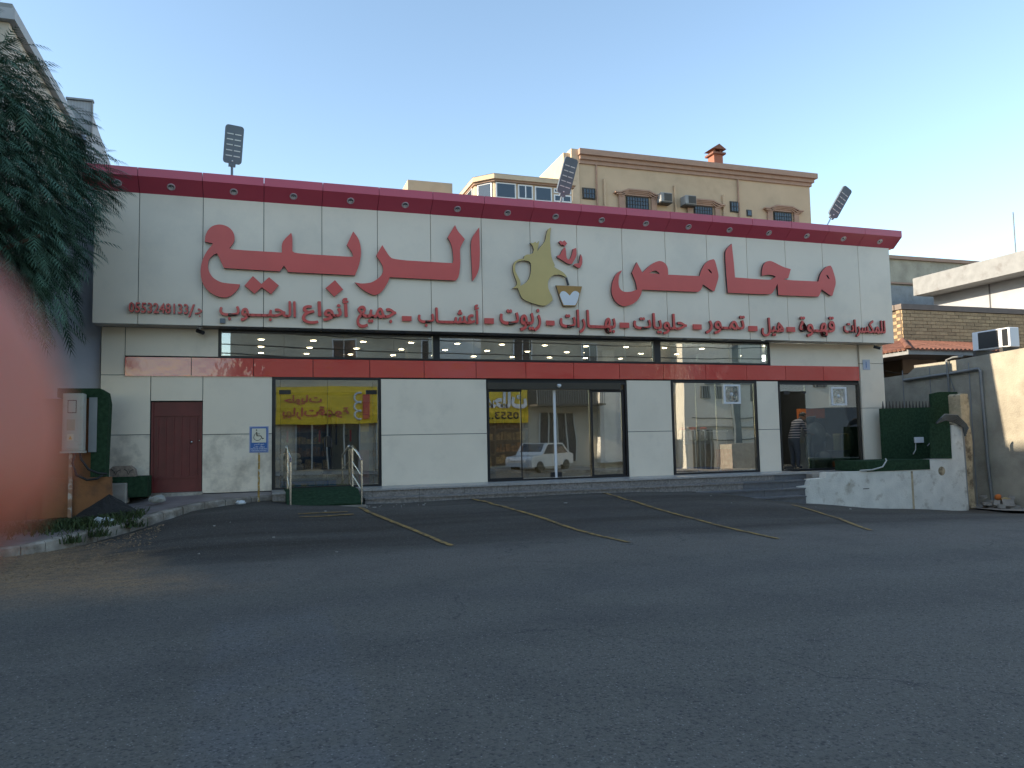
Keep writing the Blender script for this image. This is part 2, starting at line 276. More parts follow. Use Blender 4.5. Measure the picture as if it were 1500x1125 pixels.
M['pallet'] = mat('pallet_blue', (.01, .10, .42), .5)
M['sack'] = mat('white_sack', (.72, .68, .60), .8, noise_amt=.1, noise_scale=9, bump=.02, bump_scale=14, rand=.06)
M['yellow'] = mat('sign_yellow', (.95, .60, .03), .45, noise_amt=.12, noise_scale=2)
M['ypaint'] = mat('line_paint', (.34, .21, .055), .8, noise_amt=.3, noise_scale=9, dirt=((.07, .06, .05), 8, .45, .62, .8))
M['bark'] = mat('bark', (.10, .07, .05), .95, noise_amt=.3, noise_scale=10, bump=.02, bump_scale=20)
M['floor'] = mat('shop_floor', (.42, .40, .36), .15)
M['inwall'] = mat('shop_wall', (.52, .52, .48), .8, noise_amt=.04)
M['inceil'] = mat('shop_ceiling', (.42, .38, .30), .8, noise_amt=.03)
M['lampon'] = emis('downlight_lit', (1, .84, .58), 9)
M['tubeon'] = emis('tube_lit', (.95, 1, .95), 6)
M['shelf'] = mat('shelf', (.22, .20, .17), .6, noise_amt=.1)
M['goods'] = mat('goods', (.30, .16, .07), .7, noise_amt=.7, noise_scale=6, rand=.6)
M['goods2'] = mat('goods_pale', (.55, .42, .22), .6, noise_amt=.5, noise_scale=7, rand=.5)
M['carw'] = mat('car_white', (.62, .62, .60), .2, coat=.6)
M['skin'] = mat('skin', (.33, .17, .11), .55, noise_amt=.05)

# asphalt: aggregate, wear, dusty edge strip, darker fresh apron (own colours of the place)
def asphalt():
    m = bpy.data.materials.new('asphalt'); m.use_nodes = True; nt = m.node_tree; N, L = nt.nodes, nt.links
    p = N['Principled BSDF']; p.inputs['Roughness'].default_value = .82; p.inputs['Specular IOR Level'].default_value = .35
    g = N.new('ShaderNodeNewGeometry'); sp = N.new('ShaderNodeSeparateXYZ'); L.new(g.outputs['Position'], sp.inputs[0])
    def nz(scale, det=5, vec=None, rough=.6):
        n = N.new('ShaderNodeTexNoise'); n.inputs['Scale'].default_value = scale; n.inputs['Detail'].default_value = det; n.inputs['Roughness'].default_value = rough
        L.new(vec or g.outputs['Position'], n.inputs['Vector']); return n.outputs['Fac']
    def rng(x, a, b, c, d):
        r = N.new('ShaderNodeMapRange'); r.inputs[1].default_value = a; r.inputs[2].default_value = b; r.inputs[3].default_value = c; r.inputs[4].default_value = d
        L.new(x, r.inputs[0]); return r.outputs[0]
    def math_(op, a, b=None):
        q = N.new('ShaderNodeMath'); q.operation = op
        for i, t in enumerate((a, b)):
            if t is None: continue
            if isinstance(t, (int, float)): q.inputs[i].default_value = t
            else: L.new(t, q.inputs[i])
        return q.outputs[0]
    def mix(f, a, b):
        x = N.new('ShaderNodeMix'); x.data_type = 'RGBA'
        L.new(f, x.inputs[0])
        for i, t in ((6, a), (7, b)):
            if isinstance(t, tuple): x.inputs[i].default_value = (*t, 1)
            else: L.new(t, x.inputs[i])
        return x.outputs[2]
    # wobbling boundaries in y
    yw = math_('ADD', sp.outputs[1], rng(nz(.5, 4), 0, 1, -.9, .9))
    apron = rng(yw, -7.2, -6.3, 0, 1)
    c = mix(apron, (.136, .126, .104), (.050, .043, .033))
    # long streaks of wear along the street
    mp = N.new('ShaderNodeMapping'); mp.inputs['Scale'].default_value = (.12, 1.3, 1); L.new(g.outputs['Position'], mp.inputs[0])
    c = mix(rng(nz(1, 5, mp.outputs[0]), .35, .7, 0, .55), c, (.158, .145, .126))
    # dusty strip where road meets the apron
    d1 = rng(math_('ABSOLUTE', math_('ADD', yw, 8.2)), .2, 1.5, 1, 0)
    c = mix(math_('MULTIPLY', d1, rng(nz(3, 6), .3, .7, .15, .65)), c, (.17, .148, .122))
    # sandy spill at the left kerb
    dx = math_('ADD', sp.outputs[0], math_('MULTIPLY', sp.outputs[1], .45))
    spill = math_('MULTIPLY', rng(math_('ADD', dx, rng(nz(1.4, 6), 0, 1, -1.1, 1.1)), -5.1, -3.9, 1, 0), rng(yw, -9.6, -8.0, 0, 1))
    c = mix(math_('MULTIPLY', spill, rng(nz(6, 6), .3, .6, .4, 1)), c, (.34, .22, .12))
    # blotches
    c = mix(rng(nz(.9, 6), .5, .75, 0, .4), c, (.052, .050, .050))
    # trench patch
    px = math_('MULTIPLY', rng(math_('ADD', sp.outputs[0], rng(nz(2.5), 0, 1, -.12, .12)), -.42, -.36, 0, 1), rng(sp.outputs[0], .60, .66, 1, 0))
    pt = math_('MULTIPLY', px, rng(yw, -10.6, -10.4, 1, 0))
    c = mix(math_('MULTIPLY', math_('MULTIPLY', pt, .5), rng(nz(2.2, 6), .35, .6, .1, 1)), c, (.150, .150, .150))
    # hairline cracks
    ds = N.new('ShaderNodeVectorMath'); ds.operation = 'ADD'; nn = N.new('ShaderNodeTexNoise'); nn.inputs['Scale'].default_value = 1.7; nn.inputs['Detail'].default_value = 6; L.new(g.outputs['Position'], nn.inputs['Vector'])
    L.new(g.outputs['Position'], ds.inputs[0]); L.new(nn.outputs['Color'], ds.inputs[1])
    vc = N.new('ShaderNodeTexVoronoi'); vc.feature = 'DISTANCE_TO_EDGE'; vc.inputs['Scale'].default_value = .33; L.new(ds.outputs[0], vc.inputs['Vector'])
    crack = math_('MULTIPLY', rng(vc.outputs['Distance'], .0, .006, 1, 0), rng(nz(.35, 3), .5, .6, 0, 1))
    c = mix(math_('MULTIPLY', crack, .7), c, (.03, .03, .03))
    # oil drips and darker tyre lanes
    c = mix(math_('MULTIPLY', rng(nz(2.6, 3), .66, .74, 0, 1), .5), c, (.045, .043, .042))
    lane = rng(math_('ABSOLUTE', math_('ADD', yw, 12.2)), .15, .7, 1, 0); c = mix(math_('MULTIPLY', lane, .25), c, (.06, .058, .056))
    lane = rng(math_('ABSOLUTE', math_('ADD', yw, 10.4)), .15, .7, 1, 0); c = mix(math_('MULTIPLY', lane, .25), c, (.06, .058, .056))
    # aggregate
    v = N.new('ShaderNodeTexVoronoi'); v.inputs['Scale'].default_value = 62; L.new(g.outputs['Position'], v.inputs['Vector'])
    stone = rng(v.outputs['Distance'], .22, .42, 1, 0)
    v2 = N.new('ShaderNodeTexWhiteNoise'); L.new(v.outputs['Position'], v2.inputs['Vector'])
    bright = rng(v2.outputs['Value'], .80, .97, 0, 1)
    c = mix(math_('MULTIPLY', math_('MULTIPLY', stone, bright), .6), c, (.44, .42, .38))
    dark = rng(v2.outputs['Value'], 0, .25, 1, 0)
    c = mix(math_('MULTIPLY', dark, .65), c, (.03, .03, .033))
    c2 = N.new('ShaderNodeVectorMath'); c2.operation = 'SCALE'; L.new(c, c2.inputs[0]); L.new(rng(nz(25, 6, rough=.8), .3, .7, .72, 1.28), c2.inputs['Scale'])
    L.new(c2.outputs[0], p.inputs['Base Color'])
    b = N.new('ShaderNodeBump'); b.inputs['Strength'].default_value = .8; b.inputs['Distance'].default_value = .012
    L.new(math_('ADD', nz(70, 4), math_('MULTIPLY', stone, .6)), b.inputs['Height']); L.new(b.outputs[0], p.inputs['Normal'])
    return m
M['asphalt'] = asphalt()
M['sand'] = mat('sandy_ground', (.30, .24, .17), .95, noise_amt=.2, noise_scale=2, bump=.02, bump_scale=8)

# ------------------------------------------------------------------ ground, road, pavements
b = MB(); b.add([(-900, -900, -1.4), (900, -900, -1.4), (900, 900, -1.4), (-900, 900, -1.4)], [(0, 1, 2, 3)])
b.build('ground', M['sand'], kind='structure')
def sheet(name, xs, ys, zf, m):
    v = [(x, y, zf(x, y)) for y in ys for x in xs]; nx = len(xs)
    f = [(j * nx + i, j * nx + i + 1, (j + 1) * nx + i + 1, (j + 1) * nx + i) for j in range(len(ys) - 1) for i in range(nx - 1)]
    b = MB(); b.add(v, f, 0, True); return b.build(name, m, kind='structure')
xs = [-70, -50, -35, -25, -18, -12, -9, -7] + [-6 + .4 * i for i in range(80)] + [27, 30, 35, 45, 60, 80]
ys = [-21, -18, -15, -12, -10, -9] + [-8.4 + .3 * i for i in range(31)]
def rz(x, y):
    z = ground(x, y)
    return z + .03 * (noise.noise(Vector((x * .5, y * .5, 0)))) * (1 if y > -7 else .4) + (.02 * noise.noise(Vector((x * 2.2, y * 2.2, 3))) if y > -3.5 else 0)
sheet('road', xs, ys, rz, M['asphalt'])
# pavement across the street (seen in the shop glass)
b = MB()
sheet('far_pavement', [-70, -30, 0, 8, 16, 24, 40, 80], [-27, -21], lambda x, y: ground(x, -12) + .14, M['conc'])
b = MB(); pts = [-70, -30, 0, 8, 16, 24, 40, 80]
for x0, x1 in zip(pts, pts[1:]):
    z0, z1 = ground(x0, -12), ground(x1, -12)
    b.add([(x0, -21, z0 - .3), (x1, -21, z1 - .3), (x1, -21, z1 + .14), (x0, -21, z0 + .14)], [(0, 1, 2, 3)])
b.build('far_kerb', M['kerbw'], kind='structure')

# left pavement with kerbstones
KP = [(1.0, -.95), (.3, -.75), (-.15, -.95), (-.66, -1.18), (-1.04, -1.5), (-1.4, -1.95), (-1.7, -2.4), (-2.19, -3.05), (-2.6, -3.6), (-2.95, -4.06), (-3.45, -4.75), (-4.4, -5.5), (-6, -6.1), (-9, -6.5), (-14, -6.7), (-40, -6.8)]
def kz(x): return interp(x, [(-40, .05), (-6, .1), (-3.45, .16), (-2.95, .2), (-2.2, .3), (-1.7, .4), (-1.0, .5), (0, .53), (1, .55)])
pave = thing('left_pavement', (-2, -1, .3), None, None, kind='structure')
b = MB()
top = [(x, y + .12, kz(x) - .012) for x, y in KP]
for (a, c) in zip(KP, KP[1:]):
    # quads from the kerb line back to the wall line
    yb = .05
    za, zc = kz(a[0]) - .012, kz(c[0]) - .012
    n = 4
    for k in range(n):
        t0, t1 = k / n, (k + 1) / n
        ya0 = a[1] + .1 + (yb - a[1] - .1) * t0; ya1 = a[1] + .1 + (yb - a[1] - .1) * t1
        yc0 = c[1] + .1 + (yb - c[1] - .1) * t0; yc1 = c[1] + .1 + (yb - c[1] - .1) * t1
        # rises towards the door threshold
        def zz(z, x, t): return z + (max(z, interp(x, [(-3.4, .35), (-2.3, .56), (-1, .57)])) - z) * t
        b.add([(a[0], ya0, zz(za, a[0], t0)), (c[0], yc0, zz(zc, c[0], t0)), (c[0], yc1, zz(zc, c[0], t1)), (a[0], ya1, zz(za, a[0], t1))], [(0, 1, 2, 3)])
b.build('paving', M['tile_s'], pave)
# kerbstones along the line, each its own stone
def resample(P, step):
    out = [Vector((*P[0], 0))]; 
    for a, c in zip(P, P[1:]):
        a, c = Vector((*a, 0)), Vector((*c, 0)); L_ = (c - a).length; n = max(1, round(L_ / step))
        for i in range(1, n + 1): out.append(a.lerp(c, i / n))
    return out
ks = resample(KP[:12], .5)
for i, (a, c) in enumerate(zip(ks, ks[1:])):
    d = (c - a).normalized(); nrm = Vector((d.y, -d.x, 0))
    if nrm.y < 0: nrm = -nrm
    a2, c2 = a + d * .008, c - d * .008
    za, zc = kz(a.x) + random.uniform(-.008, .008), kz(c.x) + random.uniform(-.008, .008)
    o1 = nrm * random.uniform(-.012, .012)
    v = []
    for p, z in ((a2, za), (c2, zc)):
        q = p + o1
        v += [(q.x, q.y, z - .55), (q.x, q.y, z - .03), (q.x + nrm.x * .03, q.y + nrm.y * .03, z), (q.x + nrm.x * .16, q.y + nrm.y * .16, z), (q.x + nrm.x * .16, q.y + nrm.y * .16, z - .55)]
    b = MB(); b.add(v, [(0, 1, 6, 5), (1, 2, 7, 6), (2, 3, 8, 7), (3, 4, 9, 8), (4, 3, 2, 1, 0), (5, 6, 7, 8, 9)]); b.fix = True
    b.build('kerbstone', M['kerbw'], pave)

# parking lines
gp = 'painted lines of the parking bays'
lab = ['worn yellow bay line starting at the ramp with handrails', 'long worn yellow bay line below the wall between ramp window and sliding doors', 'long yellow bay line starting right of the sliding doors', 'yellow bay line running out from the foot of the right steps', 'short yellow bar nearest the green ramp', 'short yellow bar second from the green ramp']
for P, lb in zip(LINES, lab):
    P = resample(P, .25)
    hw = .045 if len(P) > 5 else .035
    b = MB(); v = []
    for i, p in enumerate(P):
        d = (P[min(i + 1, len(P) - 1)] - P[max(i - 1, 0)]).normalized(); n = Vector((-d.y, d.x, 0))
        wv = hw * random.uniform(.85, 1.1)
        for s_ in (-1, 0, 1):
            q = p + n * wv * s_; v.append((q.x, q.y, rz(q.x, q.y) + .012))
    f = [(3 * i + k, 3 * i + k + 1, 3 * i + k + 4, 3 * i + k + 3) for i in range(len(P) - 1) for k in (0, 1)]
    b.add(v, f); b.build('parking_line', M['ypaint'], kind='structure')

# ------------------------------------------------------------------ shop building
SX0, SX1 = -3.24, 17.82
shop = thing('shop_building', (7, 4, .6), 'long low roastery shop clad in white and red panels', 'shop building')
b = MB()   # backing wall behind the panels, with openings
Z0, Z1 = .6, 4.25
OPEN = [(.30, 2.75, .6, 3.17), (5.41, 9.27, .6, 3.08), (10.62, 13.33, .6, 3.15), (14.07, 16.92, .6, 3.10)]
STRIP = (-.86, 13.83, 3.62, 4.25)
def wall_with_holes(b, x0, x1, z0, z1, y0, y1, holes):
    xs = sorted({x0, x1, *[h[0] for h in holes], *[h[1] for h in holes]}); zs = sorted({z0, z1, *[h[2] for h in holes], *[h[3] for h in holes]})
    for i in range(len(xs) - 1):
        for j in range(len(zs) - 1):
            cx, cz = (xs[i] + xs[i+1]) / 2, (zs[j] + zs[j+1]) / 2
            if cx < x0 or cx > x1 or cz < z0 or cz > z1 or any(h[0] < cx < h[1] and h[2] < cz < h[3] for h in holes): continue
            b.box(xs[i], xs[i+1], y0, y1, zs[j], zs[j+1])
DOORO = (-2.24, -1.2, .6, 2.62)
wall_with_holes(b, SX0, SX1, .3, 4.25, .04, .2, OPEN + [STRIP, DOORO])
b.box(SX0, SX0 + .2, .2, 13.8, .3, 4.9); b.box(SX1 - .2, SX1, .2, 13.8, .3, 4.9); b.box(SX0, SX1, 13.8, 14, .3, 4.9)
b.build('wall', M['joint'], shop)
b = MB(); b.box(SX0 + .2, SX1 - .2, .05, 13.8, 4.6, 4.75); b.build('roof', M['conc'], shop)
G_ = .007
def panel(x0, x1, z0, z1, m, yf=0., name='wall_panel', t=.035):
    b = MB(); b.box(x0 + G_, x1 - G_, yf, yf + t, z0 + G_, z1 - G_); return b.build(name, m, shop)
# lower cladding
lo = M['acp_low']
for x0, x1, z0, z1 in [(SX0, -2.25, 1.90, 3.20), (SX0, -2.25, .58, 1.90), (-2.25, -1.19, 2.63, 3.20), (-1.19, .29, 1.88, 3.20), (-1.19, .29, .58, 1.88), (SX0, -2.77, 3.20, 4.25), (-2.77, -.87, 3.62, 4.25),
                       (2.77, 5.40, 1.80, 3.15), (2.77, 5.40, .58, 1.80), (9.28, 10.61, 1.78, 3.15), (9.28, 10.61, .58, 1.78), (13.34, 14.06, 1.78, 3.15), (13.34, 14.06, .58, 1.78), (13.84, 16.93, 3.56, 4.25)]:
    panel(x0, x1, z0, z1, M['acp_stain'] if x1 < .3 and z1 < 2.7 else lo)
for z0, z1 in ((.5, 2.36), (2.36, 3.69), (3.69, 4.25)): panel(16.94, SX1, z0, z1, lo, -.05, t=.09)
# red band
bx = [-2.77] + [-1.43 + 1.3125 * i for i in range(14)] + [16.93]
for a, c in zip(bx, bx[1:]): panel(a, c, 3.17, 3.60, M['band'], -.03, 'red_band_panel', .06)
# joints grid of the projecting sign box
FX = [-3.33] + [-2.46 + 1.2755 * i for i in range(16)] + [17.83]
YF = -.5
for a, c in zip(FX, FX[1:]):
    b = MB(); b.box(a + G_, c - G_, YF, YF + .04, 4.255, 7.13); b.build('sign_box_panel', M['acp'], shop)
b = MB(); b.box(-3.33, 17.83, YF + .045, .04, 4.29, 7.15); b.build('sign_box_core', M['joint'], shop)
for i, (a, c) in enumerate(zip(FX, FX[1:])):
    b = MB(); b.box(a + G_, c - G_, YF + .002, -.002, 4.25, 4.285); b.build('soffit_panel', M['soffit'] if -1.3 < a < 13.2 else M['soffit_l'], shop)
    if -1.3 < a < 13.2:
        b = MB(); b.lathe(((a + c) / 2, -.27, 4.25), [(.0, -.004), (.07, -.004), (.075, -.012), (.085, -.012), (.09, 0)], 14); b.build('soffit_lamp', M['dgrey'], shop)
# crown: sloping face below an upright lip, one piece per bay, a lamp in each
CX = [-3.52] + FX[1:-1] + [18.02]
prof = [(YF - .0, 7.10), (-.83, 7.37), (-.83, 7.555), (-.5, 7.58), (-.3, 7.58), (-.3, 7.10)]
for i, (a, c) in enumerate(zip(CX, CX[1:])):
    b = MB(); b.prism([(y, z) for y, z in prof], a + G_ * .8, c - G_ * .8, axis='x'); b.build('crown_panel', M['crown'], shop)
    cx = (a + c) / 2 + (.12 if i == 0 else 0)
    nrm = Vector((0, -.27, .33)).normalized(); nrm = Vector((0, -.633, -.774)); nrm = Vector((0, -(7.37 - 7.10), -(.83 - .5))).normalized()
    cc = Vector((cx, -.665, 7.235))
    b = MB(); b.lathe(cc, [(.085, -.01), (.085, .010), (.070, .016), (.058, .008), (.056, -.005)], 18, nrm); ring = b.build('crown_lamp', M['lampring'], shop)
    b = MB(); b.lathe(cc, [(.058, .004), (.03, .006), (.025, .014), (0.001, .016)], 14, nrm); b.build('lens', M['chrome'], ring)
b = MB(); b.box(-3.5, 18.0, YF + .05, -.31, 7.12, 7.55); b.box(-3.5, 18.0, -.3, -.18, 7.16, 7.56); b.build('parapet', M['joint'], shop)

# big glass openings
def frame(x0, x1, z0, z1, t=.06, d=(-.01, .09), name='window_frame'):
    b = MB(); y0, y1 = d
    b.box(x0, x0 + t, y0, y1, z0, z1); b.box(x1 - t, x1, y0, y1, z0, z1); b.box(x0 + t, x1 - t, y0, y1, z1 - t, z1); b.box(x0 + t, x1 - t, y0, y1, z0, z0 + t * .8)
    return b.build(name, M['black'], shop)
def panes(par, xs, z0, z1, y=.05, name='pane', m=None, gap=.004):
    for a, c in zip(xs, xs[1:]):
        b = MB(); b.box(a + gap, c - gap, y, y + .010, z0, z1); b.build(name, m or M['glass'], par)
f1 = frame(.30, 2.76, .6, 3.18); panes(f1, [.36, .475, 1.53, 2.585, 2.70], .65, 3.12)
for x0, x1, z0, z1 in ((.44, .70, 2.78, 2.88), (2.42, 2.68, 2.78, 2.88), (1.50, 1.60, 1.55, 1.80)):
    b = MB(); b.box(x0, x1, .03, .08, z0, z1); b.build('door_clamp', M['black'], f1)
for x in (1.45, 1.61):
    b = MB(); b.tube([(x, .0, 1.35), (x, -.04, 1.37), (x, -.04, 1.72), (x, 0, 1.74)], .012, 6); b.build('handle', M['black'], f1)
# sliding doors
f2 = frame(5.41, 9.27, .6, 3.08, .05)
b = MB(); b.box(5.42, 9.1, -.04, .14, 2.90, 3.07); b.build('transom', mat('transom_bronze', (.06, .052, .04), .3), f2)
b = MB(); b.box(5.47, 6.34, .03, .09, 2.84, 2.90); b.box(5.46, 6.34, .03, .09, .62, .68); b.box(6.30, 6.325, .04, .08, .68, 2.84); b.build('side_frame', M['black'], f2)
b = MB(); b.box(8.22, 9.2, .03, .09, 2.83, 2.90); b.box(8.24, 8.29, .03, .09, .62, 2.84); b.box(9.13, 9.2, .03, .09, .62, 2.84); b.box(8.29, 9.13, .03, .09, .62, .68); b.build('side_frame', M['black'], f2)
panes(f2, [5.47, 6.30], .68, 2.84); panes(f2, [8.29, 9.13], .68, 2.84)
for a, c in ((6.34, 7.235), (7.265, 8.22)):
    b = MB(); b.box(a, c, .10, .11, .64, 2.89); b.build('sliding_door', M['glass'], f2)
b = MB(); b.box(7.22, 7.25, .08, .13, .64, 2.89); b.box(7.252, 7.28, .08, .13, .64, 2.89); b.build('door_stile', M['white'], f2)
for xx in (7.10, 7.29):
    b = MB(); b.box(xx, xx + .11, .07, .14, .66, .78); b.build('door_lock', M['black'], f2)
b = MB(); b.lathe((7.33, -.06, 2.99), [(.0, .05), (.05, .04), (.06, 0), (.03, -.04), (0, -.05)], 12); b.build('door_sensor', M['white'], f2)
f3 = frame(10.62, 13.33, .6, 3.15); panes(f3, [10.68, 11.40, 12.03, 13.27], .65, 3.09)
f4 = frame(14.07, 16.92, .6, 3.10, .045); panes(f4, [15.02, 16.87], .64, 3.05)
b = MB(); b.box(14.1, 15.0, .045, .055, 2.86, 3.05); b.build('pane', M['glass'], f4)
for q in ((14.28, 14.46, .02, .09, 2.78, 2.87), (14.92, 15.03, .02, .09, 2.80, 2.87), (14.2, 14.5, .03, .08, .65, .72)):
    b = MB(); b.box(*q); b.build('door_clamp', M['black'], f4)
# clerestory strip
fs = frame(-.86, 13.83, 3.61, 4.26, .05, (0.0, .08), 'clerestory_frame')
b = MB(); b.box(4.05, 4.22, -.02, .1, 3.61, 4.26); b.box(10.13, 10.32, -.02, .1, 3.61, 4.26); b.build('mullion', M['black'], fs)
panes(fs, [-.81, .55, 1.9, 3.1, 4.05], 3.66, 4.21); panes(fs, [4.22, 5.1, 6.6, 8.1, 9.3, 10.13], 3.66, 4.21); panes(fs, [10.32, 11.5, 12.9, 13.78], 3.66, 4.21)

# red metal door
b = MB(); b.box(-2.22, -1.21, .06, .10, .63, 2.61); dr = b.build('door', M['door_red'], shop)
for i in range(6):
    x = -2.10 + i * .158
    b = MB(); b.box(x - .014, x + .014, .035, .06, .98, 2.30); b.build('door_rib', M['door_red'], dr)
b = MB(); b.box(-2.2, -1.23, .03, .06, .93, .98); b.box(-2.2, -1.23, .03, .06, 2.30, 2.34); b.box(-2.23, -2.19, .01, .06, .63, 2.61); b.box(-1.24, -1.2, .01, .06, .63, 2.61); b.build('door_rail', M['door_red'], dr)
b = MB(); b.lathe((-1.42, .05, 1.72), [(.03, 0), (.03, -.03), (0.001, -.04)], 10, (0, 1, 0)); b.lathe((-1.255, .03, 1.75), [(.018, 0), (.018, -.03), (0.001, -.04)], 10, (0, 1, 0)); b.build('lock', M['chrome'], dr)
b = MB(); b.box(-2.26, -1.17, -.12, .1, .54, .625); b.build('threshold', M['kerbw'], shop)

# floor plate, steps and granite edging
plat = thing('entrance_steps', (7, -1, .6), None, None, kind='structure')
b = MB(); b.box(.3, 17.6, -1.05, .04, .2, .575); b.build('base', M['conc'], plat)
x = .28; k = 0
while x < 14.1:
    x1 = min(x + 1.06, 14.15)
    b = MB(); b.box(x + .004, x1 - .004, -1.12, .0, .56, .60); b.build('tread_slab', M['granite_top'], plat)
    g_ = M['granite'] if x < 12.1 else M['slate']
    b = MB(); b.box(x + .004, x1 - .004, -1.08, -1.05, .42, .558); b.build('riser_slab', g_, plat)
    x = x1
x = 2.2
while x < 13.75:
    x1 = min(x + 1.2, 13.78); g_ = M['granite'] if x < 11.1 else M['slate']
    b = MB(); b.box(x + .004, x1 - .004, -1.42, -1.085, .385, .42); b.build('tread_slab', g_, plat)
    b = MB(); b.box(x + .004, x1 - .004, -1.39, -1.36, .05, .383); b.build('riser_slab', g_, plat)
    x = x1
x = 9.8
while x < 13.4:
    x1 = min(x + 1.2, 13.45)
    b = MB(); b.box(x + .004, x1 - .004, -1.74, -1.395, .205, .24); b.build('tread_slab', M['slate'], plat)
    b = MB(); b.box(x + .004, x1 - .004, -1.71, -1.68, -.2, .203); b.build('riser_slab', M['slate'], plat)
    x = x1
b = MB(); b.box(11.6, 13.2, -2.06, -1.72, .03, .065); b.box(11.6, 13.2, -2.03, -2.0, -.4, .03); b.build('tread_slab', M['slate'], plat)
b = MB(); b.box(2.3, 13.7, -1.35, -1.0, -.3, .38); b.box(9.9, 13.4, -1.67, -1.35, -.4, .2); b.build('base', M['conc'], plat)

# ------------------------------------------------------------------ sign lettering
def soft(P, it=2, lim=48):
    """rounds gentle turns of a traced outline, keeps its corners"""
    for _ in range(it):
        n = len(P); out = []
        for i in range(n):
            a, p, c = Vector(P[i - 1]), Vector(P[i]), Vector(P[(i + 1) % n])
            d0, d1 = p - a, c - p
            ang = abs(math.degrees(d0.angle_signed(d1))) if d0.length > 1e-6 and d1.length > 1e-6 else 0
            if 4 < ang < lim: out += [tuple(p - d0 * .22), tuple(p + d1 * .22)]
            else: out.append(tuple(p))
        P = out
    return P
def letter(par, outline, holes, m, name='letter', y0=-.585, y1=-.525, edge=None):
    b = MB(); b.prism(soft(outline), y0, y1, holes=[soft(h) for h in holes], side_mi=1)
    return b.build(name, [m, edge or M['letter_side']], par)
s1 = thing('sign_lettering', (2, -.55, 5.7), 'large red three-dimensional Arabic word at the left of the white sign board', 'sign lettering', 'large red words of the shop name')
for o_, h in LET_LEFT: letter(s1, o_, h, M['letter'])
s2 = thing('sign_lettering', (12.5, -.55, 5.6), 'large red three-dimensional Arabic word at the right of the white sign board', 'sign lettering', 'large red words of the shop name')
for o_, h in LET_RIGHT: letter(s2, o_, h, M['letter'])
s3 = thing('coffee_pot_emblem', (7, -.55, 5.6), 'flat gold coffee pot pouring into a small cup in the middle of the sign board', 'sign emblem')
letter(s3, *POT[0], M['gold'], 'coffee_pot')
letter(s3, STREAM, [], M['letter_side'], 'coffee_stream', -.575, -.54)
cu = letter(s3, CUP, [], M['brown_lip'], 'cup')
b = MB(); b.prism(soft(CUPW), -.592, -.586); b.build('cup_glaze', M['white'], cu)
s4 = thing('sign_lettering', (8.1, -.55, 6.1), 'small slanted red Arabic word just above the pot and cup emblem', 'sign lettering')
for o_ in DALLA: letter(s4, o_, [], M['letter'])

FORMS = {'ا': 'FE8D FE8E', 'أ': 'FE83 FE84', 'ب': 'FE8F FE90 FE91 FE92', 'ت': 'FE95 FE96 FE97 FE98', 'ة': 'FE93 FE94', 'ج': 'FE9D FE9E FE9F FEA0', 'ح': 'FEA1 FEA2 FEA3 FEA4',
         'خ': 'FEA5 FEA6 FEA7 FEA8', 'د': 'FEA9 FEAA', 'ذ': 'FEAB FEAC', 'ر': 'FEAD FEAE', 'ز': 'FEAF FEB0', 'س': 'FEB1 FEB2 FEB3 FEB4', 'ش': 'FEB5 FEB6 FEB7 FEB8', 'ص': 'FEB9 FEBA FEBB FEBC',
         'ع': 'FEC9 FECA FECB FECC', 'ف': 'FED1 FED2 FED3 FED4', 'ق': 'FED5 FED6 FED7 FED8', 'ك': 'FED9 FEDA FEDB FEDC', 'ل': 'FEDD FEDE FEDF FEE0', 'م': 'FEE1 FEE2 FEE3 FEE4',
         'ن': 'FEE5 FEE6 FEE7 FEE8', 'ه': 'FEE9 FEEA FEEB FEEC', 'و': 'FEED FEEE', 'ي': 'FEF1 FEF2 FEF3 FEF4', 'ـ': '0640 0640 0640 0640'}
def shape_ar(t):
    """joins Arabic letters and returns them in left-to-right drawing order"""
    out = []
    for i, ch in enumerate(t):
        if ch not in FORMS: out.append(ch); continue
        F = FORMS[ch].split(); prev = t[i - 1] if i else ' '; nxt = t[i + 1] if i + 1 < len(t) else ' '
        jp = prev in FORMS and len(FORMS[prev].split()) == 4; jn = nxt in FORMS and len(F) == 4
        k = (3 if jn else 1) if jp else (2 if jn else 0)
        out.append(chr(int(F[k], 16)))
    return ''.join(reversed(out))
def text_mesh(body, extrude=.0, offset=.0):
    c = bpy.data.curves.new('text', 'FONT'); c.body = body; c.size = 1; c.extrude = extrude; c.offset = offset; c.resolution_u = 2; c.fill_mode = 'BOTH'
    o = bpy.data.objects.new('text', c); col.objects.link(o)
    me = bpy.data.meshes.new_from_object(o.evaluated_get(bpy.context.evaluated_depsgraph_get()))
    vs_ = [tuple(v.co) for v in me.vertices]; fs_ = [tuple(p.vertices) for p in me.polygons]
    bpy.data.objects.remove(o); bpy.data.curves.remove(c); bpy.data.meshes.remove(me)
    return vs_, fs_
